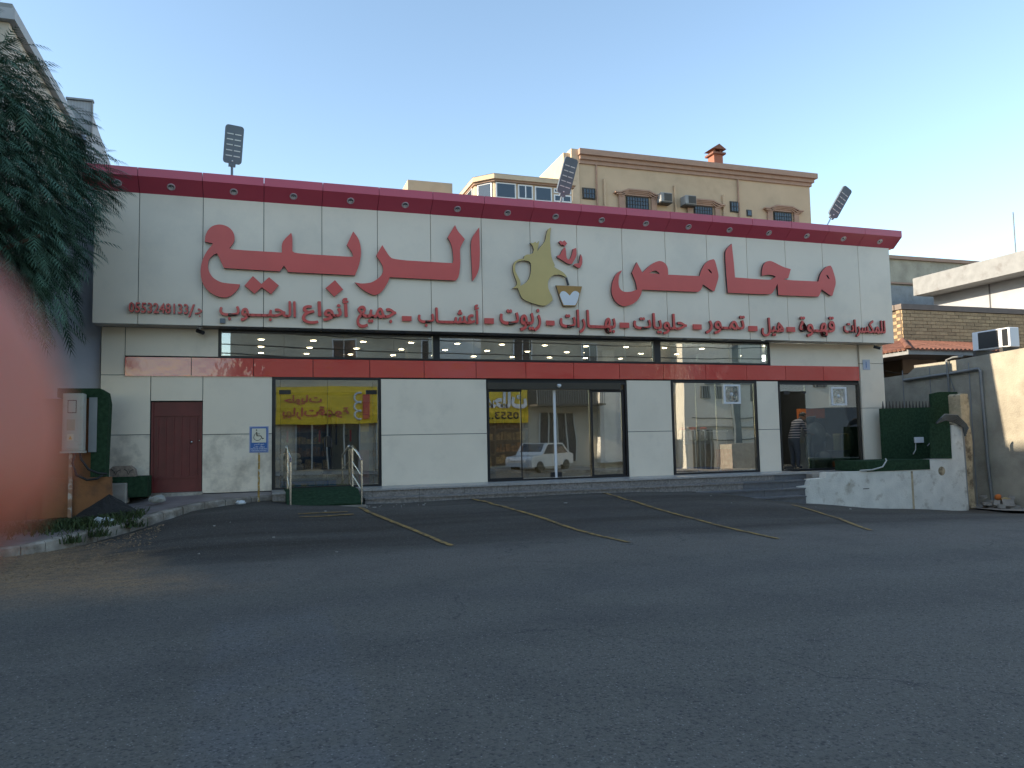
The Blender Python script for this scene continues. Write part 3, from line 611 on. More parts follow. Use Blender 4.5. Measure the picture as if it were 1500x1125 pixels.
def word(par, t, x0, x1, z0, z1, y, depth, m, name='word', offset=.022, mirror=False, arab=True, edge=None, bold=False):
    v, f = text_mesh(shape_ar(t) if arab else t, .5, offset)
    xa, xb = min(p[0] for p in v), max(p[0] for p in v); ya, yb = min(p[1] for p in v), max(p[1] for p in v)
    zc = lambda h: (h + .5)
    P = [(x0 + (p[0] - xa) / (xb - xa) * (x1 - x0), y - depth * zc(p[2]), z0 + (p[1] - ya) / (yb - ya) * (z1 - z0)) for p in v]
    if mirror: P = [(x0 + x1 - p[0], 2 * y - p[1], p[2]) for p in P]
    b = MB()
    if bold:      # built up of a few shifted sheets, each a hair proud of the last
        q = (z1 - z0) * .022; P0 = P; nf = len(f); F0 = list(f); P = []; f = []
        for n_, (ox, oz) in enumerate(((0, 0), (q, 0), (-q, 0), (0, q), (0, -q), (.7 * q, .7 * q), (-.7 * q, -.7 * q), (.7 * q, -.7 * q), (-.7 * q, .7 * q))):
            k0 = len(P); P += [(x + ox, yy - n_ * .0004, zz + oz) for x, yy, zz in P0]; f += [tuple(i + k0 for i in fc) for fc in F0]
    b.add(P, f)
    fm = []
    yf = y - depth if not mirror else y + depth
    for fc in f: fm.append(0 if all(abs(P[i][1] - yf) < .0045 for i in fc) else 1)
    b.m = fm
    return b.build(name, [m, edge or M['letter_side']], par)
slog = thing('slogan_lettering', (8, -.55, 4.6), 'line of small red raised Arabic words along the bottom of the sign board', 'sign lettering')
phone = thing('phone_number_lettering', (-2, -.55, 4.6), 'small red raised telephone number at the lower left of the sign board', 'sign lettering')
for t, x0, x1, z0, z1, k in WORDS:
    par = phone if x1 < -1.1 else slog
    if k == 1:
        b = MB(); b.box(x0, x1, -.58, -.53, z0, z1); b.build('dash', M['letter'], par)
    else: word(par, t, x0, x1, z0, z1, -.53, .05, M['letter'], offset=0, arab=(k == 0), bold=True, edge=M['edge_red'])

# ------------------------------------------------------------------ shop interior
inn = shop
b = MB(); b.box(SX0 + .2, SX1 - .2, .2, 9.5, .50, .598); b.build('floor', M['floor'], shop)
b = MB(); b.box(SX0 + .2, SX1 - .2, .2, 9.5, 4.32, 4.4); b.build('ceiling', M['inceil'], shop)
b = MB(); b.box(SX0 + .2, SX1 - .2, 9.5, 9.6, .5, 4.4); b.box(-1.0, -.9, .2, 9.5, .6, 4.32); b.build('inner_wall', M['inwall'], shop)
b = MB(); b.box(13.65, 13.72, .2, 5.0, .6, 4.32); b.box(13.72, 17.6, 4.9, 5.0, .6, 4.32); b.build('partition_wall', mat('roastery_wall', (.20, .27, .30), .7), shop)
dl = MB(); dl.lathe((0, 0, 0), [(.001, -.012), (.065, -.012), (.08, 0)], 12)
first = None
for i in range(11):
    for j in range(5):
        x = .05 + 1.29 * i; y = .62 + 1.5 * j
        if x > 13.4: continue
        if first is None:
            first = dl.build('downlight', M['lampon'], shop); first.location = Vector((x, y, 4.318)) - ORG[shop.name]
            # geometry was placed relative to the shop origin: recentre
            for v in first.data.vertices: v.co += ORG[shop.name]
        else: dup(first, shop, Vector((x, y, 4.318)) - ORG[shop.name])
for x in (14.6, 15.9, 17.1):
    dup(first, shop, Vector((x, 1.2, 4.318)) - ORG[shop.name]); dup(first, shop, Vector((x, 3.4, 4.318)) - ORG[shop.name])
for y in (1.0, 1.9):
    b = MB(); b.box(14.3, 17.2, y, y + .08, 3.95, 4.01); b.build('tube_lamp', M['tubeon'], shop)
for x in (10.9, 12.0):
    b = MB(); b.box(x, x + .9, 1.0, 1.12, 3.3, 3.36); b.build('tube_lamp', M['tubeon'], shop)
# columns
for x, y in ((4.2, 3.2), (10.2, 3.2)):
    b = MB(); b.box(x - .2, x + .2, y - .2, y + .2, .6, 4.32); b.build('column', M['inwall'], shop)
# glass lobby behind the ramp window: inner doors
lob = thing('lobby_screen', (1.6, 2.4, .6), 'frameless inner glass doors and screen standing behind the ramp window', 'glass screen')
for i, (a, c) in enumerate(((.2, 1.0), (1.02, 1.8), (1.82, 2.6), (2.62, 3.5))):
    b = MB(); b.box(a, c, 2.4, 2.412, .6, 2.9); b.build('glass_door', M['glass_i'], lob)
    if i < 3:
        b = MB(); cx = (a + c) / 2
        for s_ in (0, .17): b.tube([(cx + .08 * math.cos(t), 2.38, 1.75 + s_ + .08 * math.sin(t)) for t in [R(a_) for a_ in range(60, 301, 20)]], .014, 5)
        b.build('logo', M['dgrey'], lob)
        b = MB(); b.box(cx + .08, cx + .13, 2.37, 2.39, 1.68, 1.98); b.build('logo_bar', M['letter'], lob)
b = MB(); b.box(.2, 3.5, 2.38, 2.43, 2.9, 2.98); b.build('head_rail', M['black'], lob)
for x in (1.68, 1.94):
    b = MB(); b.tube([(x, 2.36, 1.6), (x, 2.3, 1.62), (x, 2.3, 2.4), (x, 2.36, 2.42)], .02, 6); b.build('pull_bar', M['black'], lob)
# sacks on blue pallets
def pallet(x0, x1, y0, y1, z, label):
    t = thing('pallet', ((x0 + x1) / 2, (y0 + y1) / 2, z), label, 'pallet', 'blue plastic pallets inside the shop windows')
    b = MB(); b.box(x0, x1, y0, y1, z + .11, z + .15); b.build('deck', M['pallet'], t)
    for i in range(3):
        xx = x0 + (x1 - x0 - .14) * i / 2
        b = MB(); b.box(xx, xx + .14, y0, y1, z, z + .11); b.build('foot', M['pallet'], t)
def sack(x, y, z, sx, sy, sz, label, rz_=0):
    b = MB(); n, m_ = 12, 8; vs_ = []
    for j in range(m_ + 1):
        ph = -math.pi / 2 + math.pi * j / m_
        for i in range(n):
            th = 2 * math.pi * i / n
            ce, se = abs(math.cos(th)) ** .45 * math.copysign(1, math.cos(th)), abs(math.sin(th)) ** .45 * math.copysign(1, math.sin(th))
            cp, sp_ = abs(math.cos(ph)) ** .5, abs(math.sin(ph)) ** .8 * math.copysign(1, math.sin(ph))
            q = Vector((ce * cp * sx / 2, se * cp * sy / 2, (sp_ + 1) * sz / 2)); q.rotate(Matrix.Rotation(rz_, 3, 'Z'))
            d = .012 * noise.noise(q * 9 + Vector((x, y, z)))
            vs_.append((x + q.x + d, y + q.y + d, z + q.z * (1 + .4 * d)))
    f = [(j * n + i, j * n + (i + 1) % n, (j + 1) * n + (i + 1) % n, (j + 1) * n + i) for j in range(m_) for i in range(n)]
    b.add(vs_, f, 0, True); b.fix = True
    return b.build('sack', M['sack'], loc=(x, y, z), label=label, cat='sack', group='white sacks stacked on the pallets')
pallet(.5, 1.25, .35, 1.1, .6, 'blue pallet under the tall sack stack at the left of the ramp window')
pallet(1.3, 1.75, .35, 1.1, .6, 'blue pallet under the low sack pile in the ramp window')
stk = ['lowest', 'second', 'third', 'fourth', 'topmost']
for k in range(5): sack(.78 - .02 * k, .7, .75 + .13 * k, .62 - .03 * k, .6, .15, '%s white sack of the tall stack behind the ramp window' % stk[k], random.uniform(-.1, .1))
for k in range(2): sack(1.24, .7, .75 + .13 * k, .44, .6, .15, '%s white sack between the tall stack and the low pile' % ('lower', 'upper')[k], .1 * k)
sack(1.6, .7, .75, .42, .6, .14, 'single white sack on the right end of the low pallet', .05)
pallet(10.95, 12.3, .3, 1.1, .6, 'long blue pallet at the left of the third shop window')
# counters and shelves
def counter(x0, x1, y0, y1, z1, label, m):
    t = thing('counter', ((x0 + x1) / 2, (y0 + y1) / 2, .6), label, 'counter')
    b = MB(); b.box(x0, x1, y0, y1, .6, z1); b.build('body', m, t)
    b = MB(); b.box(x0 - .03, x1 + .03, y0 - .03, y1 + .03, z1, z1 + .04); b.build('worktop', M['white'], t)
    return t
counter(12.5, 13.5, 1.8, 2.4, 1.75, 'pale service counter behind the third shop window', M['inwall'])
def shelf_unit(x0, x1, y, label, n=5):
    t = thing('shelf_unit', ((x0 + x1) / 2, y, .6), label, 'shelves', 'shelf units inside the shop')
    b = MB(); b.box(x0, x1, y + .42, y + .45, .6, 2.9); b.box(x0, x0 + .03, y, y + .42, .6, 2.9); b.box(x1 - .03, x1, y, y + .42, .6, 2.9); b.build('carcass', M['shelf'], t)
    for i in range(n):
        z = .75 + i * .43
        b = MB(); b.box(x0 + .03, x1 - .03, y, y + .42, z, z + .03); b.build('shelf', M['shelf'], t)
        b = MB(); x = x0 + .05
        while x < x1 - .2:
            ww_ = random.uniform(.08, .2); hh = random.uniform(.15, .34); b.box(x, x + ww_, y + .06, y + .35, z + .03, z + .03 + hh); x += ww_ + random.uniform(.01, .05)
        g = b.build('goods', M['goods'] if i % 2 else M['goods2'], t); g['kind'] = 'stuff'
for x0, x1, y, lb in ((4.6, 6.9, 8.8, 'goods shelves at the back wall left of the sliding doors'), (7.1, 9.6, 8.8, 'goods shelves at the back wall right of the sliding doors'), (2.9, 4.0, 5.2, 'goods shelves behind the lobby screen'), (5.5, 7.0, 4.5, 'free standing goods shelves seen through the sliding doors'), (-.6, 2.4, 8.8, 'goods shelves at the back wall behind the ramp window')):
    shelf_unit(x0, x1, y, lb)
for x, lb in ((11.75, 'leftmost white jar with red cap on the counter in the third window'), (12.1, 'middle white jar with red cap on the counter in the third window'), (12.45, 'rightmost white jar with red cap on the counter in the third window')):
    t = thing('jar', (x, 1.4, 1.5), lb, 'jar', 'white jars with red caps')
    b = MB(); b.lathe((x, 1.4, 1.5), [(0.001, 0), (.12, 0), (.13, .1), (.12, .25), (.08, .32)], 12); b.build('body', M['white'], t)
    b = MB(); b.lathe((x, 1.4, 1.82), [(.1, 0), (.1, .07), (0.001, .08)], 12); b.build('cap', M['letter'], t)
b = MB(); b.box(11.5, 12.7, 1.2, 1.6, 1.40, 1.5); b.box(11.55, 11.63, 1.25, 1.55, .6, 1.40); b.box(12.55, 12.63, 1.25, 1.55, .6, 1.40); b.build('display_table', M['inwall'], loc=(12.1, 1.4, .6), label='pale display table carrying three jars behind the third window', cat='table')
b = MB(); b.box(12.4, 12.7, .35, .7, .6, 1.25); b.build('red_bin', mat('bin_red', (.4, .05, .04), .4), loc=(12.55, .5, .6), label='red bin standing low behind the third shop window', cat='bin')
b = MB(); b.box(2.32, 2.55, .5, .75, .6, 1.45); b.build('red_stand', mat('stand_red', (.35, .08, .06), .5), loc=(2.4, .6, .6), label='dark red display stand at the right of the ramp window', cat='stand')
b = MB(); b.box(2.36, 2.56, .6, .63, 1.9, 2.3); b.build('poster', M['yellow'], loc=(2.45, .6, 1.9), label='small yellow poster hanging in the ramp window', cat='poster')
# fans on the glass
def fan(x, z, label):
    t = thing('exhaust_fan', (x, .12, z), label, 'exhaust fan', 'square exhaust fans set in the glass')
    b = MB(); s_ = .27
    b.box(x - s_, x + s_, .02, .12, z + s_ - .05, z + s_); b.box(x - s_, x + s_, .02, .12, z - s_, z - s_ + .05); b.box(x - s_, x - s_ + .05, .02, .12, z - s_ + .05, z + s_ - .05); b.box(x + s_ - .05, x + s_, .02, .12, z - s_ + .05, z + s_ - .05)
    b.lathe((x, .05, z), [(.225, 0), (.225, .06), (.205, .06), (.205, 0), (.225, 0)], 24, (0, 1, 0)); b.build('housing', M['white'], t)
    for k in range(5):
        a = R(72 * k + 10); u = Vector((math.cos(a), 0, math.sin(a))); v_ = Vector((-math.sin(a), 0, math.cos(a)))
        c = Vector((x, .08, z)); P = [c + u * .05 - v_ * .03, c + u * .19 - v_ * .07 + Vector((0, .02, 0)), c + u * .2 + v_ * .05 - Vector((0, .02, 0)), c + u * .05 + v_ * .03]
        b = MB(); b.add(P + [p + Vector((0, .004, 0)) for p in P], [(0, 1, 2, 3), (7, 6, 5, 4), (0, 4, 5, 1), (1, 5, 6, 2), (2, 6, 7, 3), (3, 7, 4, 0)]); b.build('blade', mat('fan_blade', (.45, .35, .26), .5) if k == 0 and 'fan_blade' not in bpy.data.materials else bpy.data.materials['fan_blade'], t)
    b = MB(); b.lathe((x, .03, z), [(.001, 0), (.05, .01), (.055, .05), (.001, .06)], 12, (0, 1, 0)); b.build('hub', M['white'], t)
    b = MB()
    for rr in (.08, .13, .18): b.tube([(x + rr * math.cos(a), .015, z + rr * math.sin(a)) for a in [R(15 * k) for k in range(25)]], .003, 4, False)
    b.build('guard', M['chrome'], t)
fan(12.55, 2.78, 'square exhaust fan in the top right corner of the third shop window')
fan(16.2, 2.72, 'square exhaust fan in the top right corner of the roasting room window')
# roasting room
M['roaster'] = mat('roaster_grey', (.24, .25, .26), .35, metal=.3)
t = thing('coffee_roaster', (15.95, .9, .6), 'grey drum coffee roaster with round front beside the bending man', 'coffee roaster')
b = MB(); b.lathe((15.95, .95, 1.62), [(.001, -.2), (.30, -.2), (.36, -.16), (.37, .3), (.001, .3)], 24, (0, 1, 0)); b.build('drum', M['roaster'], t)
b = MB(); b.lathe((15.95, .72, 1.62), [(.001, -.06), (.12, -.05), (.16, 0), (.24, .02)], 20, (0, 1, 0)); b.build('door_disc', M['roaster'], t)
b = MB(); b.tube([(15.5, .6, 1.62), (15.5, .6, 1.55), (15.48, .6, .95)], .14, 12, r1=.08); b.tube([(15.49, .6, .95), (15.49, .6, .6)], .07, 10); b.build('chute', M['chrome'], t)
b = MB(); b.box(15.7, 15.77, .7, 1.3, .6, 1.4); b.box(16.15, 16.22, .7, 1.3, .6, 1.4); b.build('stand', M['roaster'], t)
b = MB(); b.lathe((16.05, .6, .92), [(.001, -.1), (.16, -.08), (.18, .05), (.15, .25), (.001, .28)], 16, (0, 1, 0)); b.build('motor', M['roaster'], t)
b = MB(); b.tube([(15.9, .95, 1.95), (15.87, .95, 2.15)], .12, 12, r1=.2); b.build('hopper', M['roaster'], t)
b = MB(); b.tube([(16.27, .9, 1.55), (16.41, .85, 1.6), (16.5, .85, 1.5)], .06, 8); b.build('spout', M['roaster'], t)
t = thing('work_table', (16.82, .9, .6), 'dark low work table with a metal tin on it in the roasting room', 'table')
b = MB(); b.box(16.37, 17.37, .6, 1.2, 1.05, 1.12); b.build('top', M['roaster'], t); b = MB(); b.box(16.42, 16.82, .65, 1.15, .6, 1.05); b.box(17.12, 17.32, .65, 1.15, .6, 1.05); b.build('base', M['roaster'], t)
t = thing('tin', (16.97, .85, 1.12), 'square pale yellow metal tin standing on the dark work table', 'tin')
b = MB(); b.rbox(16.77, 17.17, .7, 1.05, 1.12, 1.62, .02); b.build('body', mat('tin_metal', (.45, .43, .22), .3, metal=.6), t); b = MB(); b.box(17.02, 17.09, .69, .71, 1.15, 1.6); b.build('label_strip', mat('tin_pale', (.7, .68, .42), .4), t)
b = MB(); b.rbox(16.35, 16.65, .4, .65, .62, .8, .03); b.build('orange_tub', mat('tub_orange', (.55, .12, .03), .5), loc=(16.5, .5, .6), label='small orange tub on the floor by the roaster motor', cat='tub')
b = MB(); b.box(16.05, 17, 1.6, 1.75, 2.12, 2.42); b.build('orange_box', mat('box_orange', (.55, .14, .03), .6), loc=(16.5, 1.65, 2.1), label='long orange box hanging behind the man in the roasting room', cat='box')
b = MB(); b.box(16.05, 16.3, 4.80, 4.89, 1.9, 2.4); b.build('switch_box', M['soffit'], loc=(16.2, 4.85, 1.9), label='grey switch box on the back wall of the roasting room', cat='switch box')

# ------------------------------------------------------------------ people: skin-modifier figures
def skin_body(name, joints, edges, mats, parent=None, loc=(0, 0, 0), sub=2):
    me = bpy.data.meshes.new(name); me.from_pydata([Vector(p) - Vector(loc) for p, r in joints], edges, []); o = bpy.data.objects.new(name, me); col.objects.link(o)
    o.location = loc
    md = o.modifiers.new('skin', 'SKIN'); md.use_smooth_shade = True
    for i, (p, r) in enumerate(joints): me.skin_vertices[0].data[i].radius = (r, r) if not isinstance(r, tuple) else r
    me.skin_vertices[0].data[0].use_root = True
    o.modifiers.new('sub', 'SUBSURF').levels = sub; o.modifiers['sub'].render_levels = sub
    me2 = bpy.data.meshes.new_from_object(o.evaluated_get(bpy.context.evaluated_depsgraph_get()))
    bpy.data.objects.remove(o)
    me2.materials.clear()
    for mt in mats: me2.materials.append(mt)
    o = bpy.data.objects.new(name, me2); col.objects.link(o)
    if parent is not None: o.parent = parent; o.location = Vector(loc) - ORG[parent.name]
    else: o.location = loc
    ORG[o.name] = Vector(loc)
    return o
man = thing('person', (15.3, .95, .6), 'man in a striped dark polo shirt bending over the roaster', 'person')
px, py = 15.28, .95
J = [((px - .02, py, 1.52), .15), ((px + .04, py, 1.75), .15), ((px + .13, py, 1.95), .17), ((px + .22, py, 2.05), .07), ((px + .27, py, 2.12), .06),
     ((px + .15, py - .2, 1.97), .08), ((px + .22, py - .26, 1.72), .055), ((px + .42, py - .22, 1.62), .045),
     ((px + .15, py + .2, 1.97), .08), ((px + .24, py + .26, 1.72), .055), ((px + .45, py + .2, 1.66), .045),
     ((px - .03, py - .1, 1.42), .12), ((px + .02, py - .12, 1.05), .085), ((px, py - .12, .68), .055), ((px + .14, py - .13, .64), .04),
     ((px - .03, py + .1, 1.42), .12), ((px + .02, py + .12, 1.05), .085), ((px, py + .12, .68), .055), ((px + .14, py + .13, .64), .04)]
E_ = [(0, 1), (1, 2), (2, 3), (3, 4), (2, 5), (5, 6), (6, 7), (2, 8), (8, 9), (9, 10), (0, 11), (11, 12), (12, 13), (13, 14), (0, 15), (15, 16), (16, 17), (17, 18)]
mm = mat('man_clothes', (.05, .055, .07), .8)
nt_ = mm.node_tree; wv = nt_.nodes.new('ShaderNodeTexWave'); wv.bands_direction = 'Z'; wv.inputs['Scale'].default_value = 4.2; wv.inputs['Distortion'].default_value = 1
gg = nt_.nodes.new('ShaderNodeNewGeometry'); nt_.links.new(gg.outputs['Position'], wv.inputs['Vector'])
spx = nt_.nodes.new('ShaderNodeSeparateXYZ'); nt_.links.new(gg.outputs['Position'], spx.inputs[0])
r1 = nt_.nodes.new('ShaderNodeMapRange'); r1.inputs[1].default_value = .8; r1.inputs[2].default_value = .9; nt_.links.new(wv.outputs['Fac'], r1.inputs[0])
r2 = nt_.nodes.new('ShaderNodeMapRange'); r2.inputs[1].default_value = 1.48; r2.inputs[2].default_value = 1.5; nt_.links.new(spx.outputs[2], r2.inputs[0])
mu = nt_.nodes.new('ShaderNodeMath'); mu.operation = 'MULTIPLY'; nt_.links.new(r1.outputs[0], mu.inputs[0]); nt_.links.new(r2.outputs[0], mu.inputs[1])
mx = nt_.nodes.new('ShaderNodeMix'); mx.data_type = 'RGBA'; mx.inputs[6].default_value = (.05, .055, .07, 1); mx.inputs[7].default_value = (.45, .38, .38, 1); nt_.links.new(mu.outputs[0], mx.inputs[0])
nt_.links.new(mx.outputs[2], nt_.nodes['Principled BSDF'].inputs['Base Color'])
skin_body('body', J, E_, [mm], man, (px, py, .6))
hc = Vector((px + .35, py, 2.17)); ax = Vector((.55, 0, -.83)).normalized()    # face looks down-right
side = Vector((0, 1, 0)); fw = Vector((.83, 0, -.35)).normalized(); upv = side.cross(fw) * -1
if upv.z < 0: upv = -upv
b = MB(); vs_ = []; n, m_ = 16, 12
for j in range(m_ + 1):
    ph = -math.pi / 2 + math.pi * j / m_
    for i in range(n):
        th = 2 * math.pi * i / n; d = fw * math.cos(th) * math.cos(ph) + side * math.sin(th) * math.cos(ph) + upv * math.sin(ph)
        r_ = .105 - .02 * max(0, -math.sin(ph)) * (1 - max(0, math.cos(th))) + (.03 * max(0, math.cos(th)) ** 24 * math.exp(-((ph + .1) / .25) ** 2))
        vs_.append(hc + Vector(d) * r_ * (1.0 + .12 * abs(math.sin(ph))))
b.add(vs_, [(j * n + i, j * n + (i + 1) % n, (j + 1) * n + (i + 1) % n, (j + 1) * n + i) for j in range(m_) for i in range(n)], 0, True); b.fix = True
b.build('head', M['skin'], man)
b = MB(); vs_ = []
for j in range(7):
    ph = math.pi / 2 - 1.9 * j / 6
    for i in range(n):
        th = 2 * math.pi * i / n; lim_ = ph if math.cos(th) < .2 else max(ph, .45)
        d = fw * math.cos(th) * math.cos(lim_) + side * math.sin(th) * math.cos(lim_) + upv * math.sin(lim_)
        vs_.append(hc - fw * .008 + upv * .006 + Vector(d) * .118)
b.add(vs_, [(j * n + i, j * n + (i + 1) % n, (j + 1) * n + (i + 1) % n, (j + 1) * n + i) for j in range(6) for i in range(n)], 0, True); b.build('hair', M['rubber'], man)
b = MB()
for s_ in (-1, 1): b.lathe(hc + side * .108 * s_ - fw * .01, [(.001, -.012), (.02, -.008), (.028, .006), (.001, .01)], 8, side * s_)
b.build('ear', M['skin'], man)
for sy, jx in ((-.22, 7), (.2, 10)):      # hands
    wx = Vector(J[jx][0]); hd = [(wx, .026), (wx + Vector((.06, 0, -.01)), .03), (wx + Vector((.10, 0, -.015)), .026)]
    ed = [(0, 1), (1, 2)]
    for k in range(4):
        oy = (k - 1.5) * .018; i0 = len(hd); l_ = (.030, .036, .034, .026)[k]
        hd += [(wx + Vector((.115, oy, -.02)), .009), (wx + Vector((.115 + l_, oy, -.03)), .008), (wx + Vector((.115 + l_ * 1.5, oy, -.055)), .007)]
        ed += [(2, i0), (i0, i0 + 1), (i0 + 1, i0 + 2)]
    i0 = len(hd); s_ = 1 if sy < 0 else -1
    hd += [(wx + Vector((.06, s_ * .04, -.02)), .010), (wx + Vector((.09, s_ * .055, -.04)), .009)]; ed += [(1, i0), (i0, i0 + 1)]
    skin_body('hand', hd, ed, [M['skin']], man, tuple(wx), 1)

# ------------------------------------------------------------------ things at the front of the shop
# wheelchair ramp of green turf with handrails
t = thing('turf_ramp', (1.3, -1.2, .4), 'green artificial turf ramp leading up to the left glass entrance', 'ramp')
b = MB(); b.prism([(-1.98, ground(1.3, -2) + .03), (-1.98, .36), (-1.9, .38), (-1.2, .625), (-.1, .63), (-.1, .2), (-1.9, .2)], .55, 2.08, axis='x'); b.build('turf_surface', M['turf'], t)
b = MB(); b.box(.5, 2.14, -2.06, -1.985, .2, .335); b.build('edge_strip', M['conc'], t)
def rail(x, label, back):
    t = thing('handrail', (x, -1.2, .4), label, 'handrail', 'steel handrails of the turf ramp')
    zb = .34
    b = MB(); b.tube([(x, -1.95, zb), (x, -1.95, zb + .92)], .024, 10); b.build('post', M['chrome'], t)
    b = MB(); b.tube([(x, back, .6), (x, back, 1.5)], .024, 10); b.build('post', M['chrome'], t)
    b = MB(); b.tube([(x, -1.95, zb + .92), (x, -1.90, zb + .97), (x, back - .05, 1.56), (x, back, 1.53)], .026, 10); b.build('top_rail', M['chrome'], t)
    for dz in (.3, .6):
        b = MB(); b.tube([(x, -1.95, zb + dz), (x, back, .6 + dz)], .014, 8); b.build('mid_rail', M['chrome'], t)
rail(.62, 'left steel handrail of the green turf ramp', -.25); rail(2.06, 'right steel handrail of the green turf ramp', -.25)

# disabled parking sign
sx, sy_ = .0, -1.15
t = thing('parking_sign', (sx, sy_, .45), 'blue disabled parking sign on a rusty yellow post by the ramp window', 'parking sign')
post = mat('post_yellow', (.42, .25, .05), .7, noise_amt=.2, noise_scale=12, dirt=((.55, .5, .42), 7, .5, .56, .9))
b = MB(); b.tube([(sx, sy_ + .03, .35), (sx + .01, sy_ + .03, 1.5)], .022, 8); b.build('post', post, t)
x0, x1, z0, z1 = -.19, .20, 1.46, 2.02
b = MB(); b.rbox(x0, x1, sy_ - .012, sy_ + .008, z0, z1, .005); bd = b.build('board', mat('sign_rim', (.30, .33, .50), .4), t)
b = MB(); b.box(x0 + .022, x1 - .022, sy_ - .0145, sy_ - .012, z0 + .022, z1 - .022); b.build('blue_field', M['blue'], bd)
b = MB(); b.box(x0 + .05, x1 - .05, sy_ - .017, sy_ - .0145, z0 + .215, z1 - .045); b.build('white_field', mat('sign_cream', (.72, .66, .52), .5), bd)
sym = MB(); cx, cz = .0, 1.80
ink = mat('sign_ink', (.055, .04, .02), .5)
def ring(b, pts, r): 
    P = [Vector((p[0], 0, p[1])) for p in pts]
    for a, c in zip(P, P[1:]):
        d = (c - a); n_ = Vector((-d.z, 0, d.x)).normalized() * r; e = d.normalized() * r * .4
        q = [a - e - n_, c + e - n_, c + e + n_, a - e + n_]; b.add([(v.x, sy_ - .0195, v.z) for v in q] + [(v.x, sy_ - .017, v.z) for v in q], [(0, 1, 2, 3), (0, 4, 5, 1), (1, 5, 6, 2), (2, 6, 7, 3), (3, 7, 4, 0)])
u = .0007
S = lambda px_, py_: (x0 + .022 + (px_ - 215) * .345 / 470, z1 - .022 - (py_ - 285) * .516 / 745)
ring(sym, [S(355, 470), S(320, 530), S(305, 600), S(330, 655), S(390, 690), S(450, 680), S(490, 650), S(510, 615)], .0055)
ring(sym, [S(385, 430), S(388, 490), S(400, 545)], .012); ring(sym, [S(400, 545), S(500, 548), S(545, 635), S(580, 622)], .009); ring(sym, [S(395, 485), S(470, 487)], .006)
hp = S(383, 368); ring(sym, [(hp[0] - .008, hp[1]), (hp[0] + .008, hp[1])], .013)
sym.build('wheelchair_symbol', ink, bd)
word(bd, 'ذوي الهمم', x0 + .10, x1 - .09, z0 + .155, z0 + .195, sy_ - .0145, .002, M['white'], 'writing', .02, edge=M['white'])
word(bd, 'موقف خاص', x0 + .08, x1 - .08, z0 + .105, z0 + .145, sy_ - .0145, .002, M['white'], 'writing', .02, edge=M['white'])
word(bd, 'PRIVATE PARKING', x0 + .03, x1 - .03, z0 + .070, z0 + .095, sy_ - .0145, .002, M['white'], 'writing', .01, arab=False, edge=M['white'])
word(bd, 'HANDICAPPED', x0 + .04, x1 - .04, z0 + .034, z0 + .058, sy_ - .0145, .002, M['white'], 'writing', .01, arab=False, edge=M['white'])

# solar flood lamps above the parapet
def flood(base, tip, hw, hl, label, tilt, lean):
    """base on the parapet, tip = lower end of the head; head axis leans by lean (rad, in x) and faces the street"""
    t = thing('street_lamp', base, label, 'lamp', 'solar lamps above the parapet')
    B0, T = Vector(base), Vector(tip)
    b = MB(); b.tube([B0 - Vector((0, 0, .3)), B0, T], .028, 8); b.build('pole', M['dgrey'] if lean < .3 else M['chrome'], t)
    up_ = Vector((math.sin(lean), -math.sin(tilt) * math.cos(lean), math.cos(lean) * math.cos(tilt))).normalized()
    n_ = Vector((tip[0] * 0 + .12, -1, -.0)); n_ = (n_ - up_ * n_.dot(up_)).normalized(); r_ = up_.cross(n_).normalized()
    c = T + up_ * (hl + .02)
    # rounded head outline
    out = []
    for (sx_, sz_, a0) in ((1, 1, 0), (-1, 1, 90), (-1, -1, 180), (1, -1, 270)):
        for k in range(5):
            a = R(a0 + 22.5 * k); out.append((sx_ * (hw - .07) + .07 * math.cos(a), sz_ * (hl - .07) + .07 * math.sin(a) + (.03 * (1 - abs(sx_ * (hw - .07)) / hw) if sz_ > 0 else 0)))
    n0 = len(out); vs_ = [c + r_ * a + up_ * d + n_ * .03 for a, d in out] + [c + r_ * a + up_ * d - n_ * .03 for a, d in out]
    b = MB(); b.add(vs_, [tuple(range(n0)), tuple(reversed(range(n0, 2 * n0)))] + [(i, (i + 1) % n0, (i + 1) % n0 + n0, i + n0) for i in range(n0)]); b.fix = True
    h = b.build('lamp_head', M['dgrey'], t)
    for rw in range(5):
        for s_ in (-1, 1):
            cc = c + up_ * (hl * .55 - rw * hl * .29) + r_ * s_ * hw * .42 + n_ * .034
            b = MB(); b.obox(cc, r_ * hw * .34, up_ * .011, n_ * .004); b.build('led_strip', M['led'], h)
    b = MB(); b.obox(T + up_ * -.01, r_ * .075, up_ * .045, n_ * .035); b.build('bracket', M['dgrey'], t)
    b = MB(); b.lathe(c - up_ * (hl - .05) + n_ * .03, [(.02, 0), (.02, .012), (.001, .02)], 8, n_); b.build('sensor', M['white'], h)
flood((-.60, -.3, 7.55), (-.60, -.3, 7.98), .20, .42, 'upright solar lamp standing above the left end of the red parapet', .15, .07)
flood((7.34, -.3, 7.55), (7.46, -.3, 7.95), .19, .46, 'grey solar lamp tilted slightly right in front of the bay windows', .25, .2)
flood((15.70, -.3, 7.55), (15.98, -.3, 7.98), .17, .47, 'solar lamp leaning far to the right near the right end of the parapet', .25, .48)
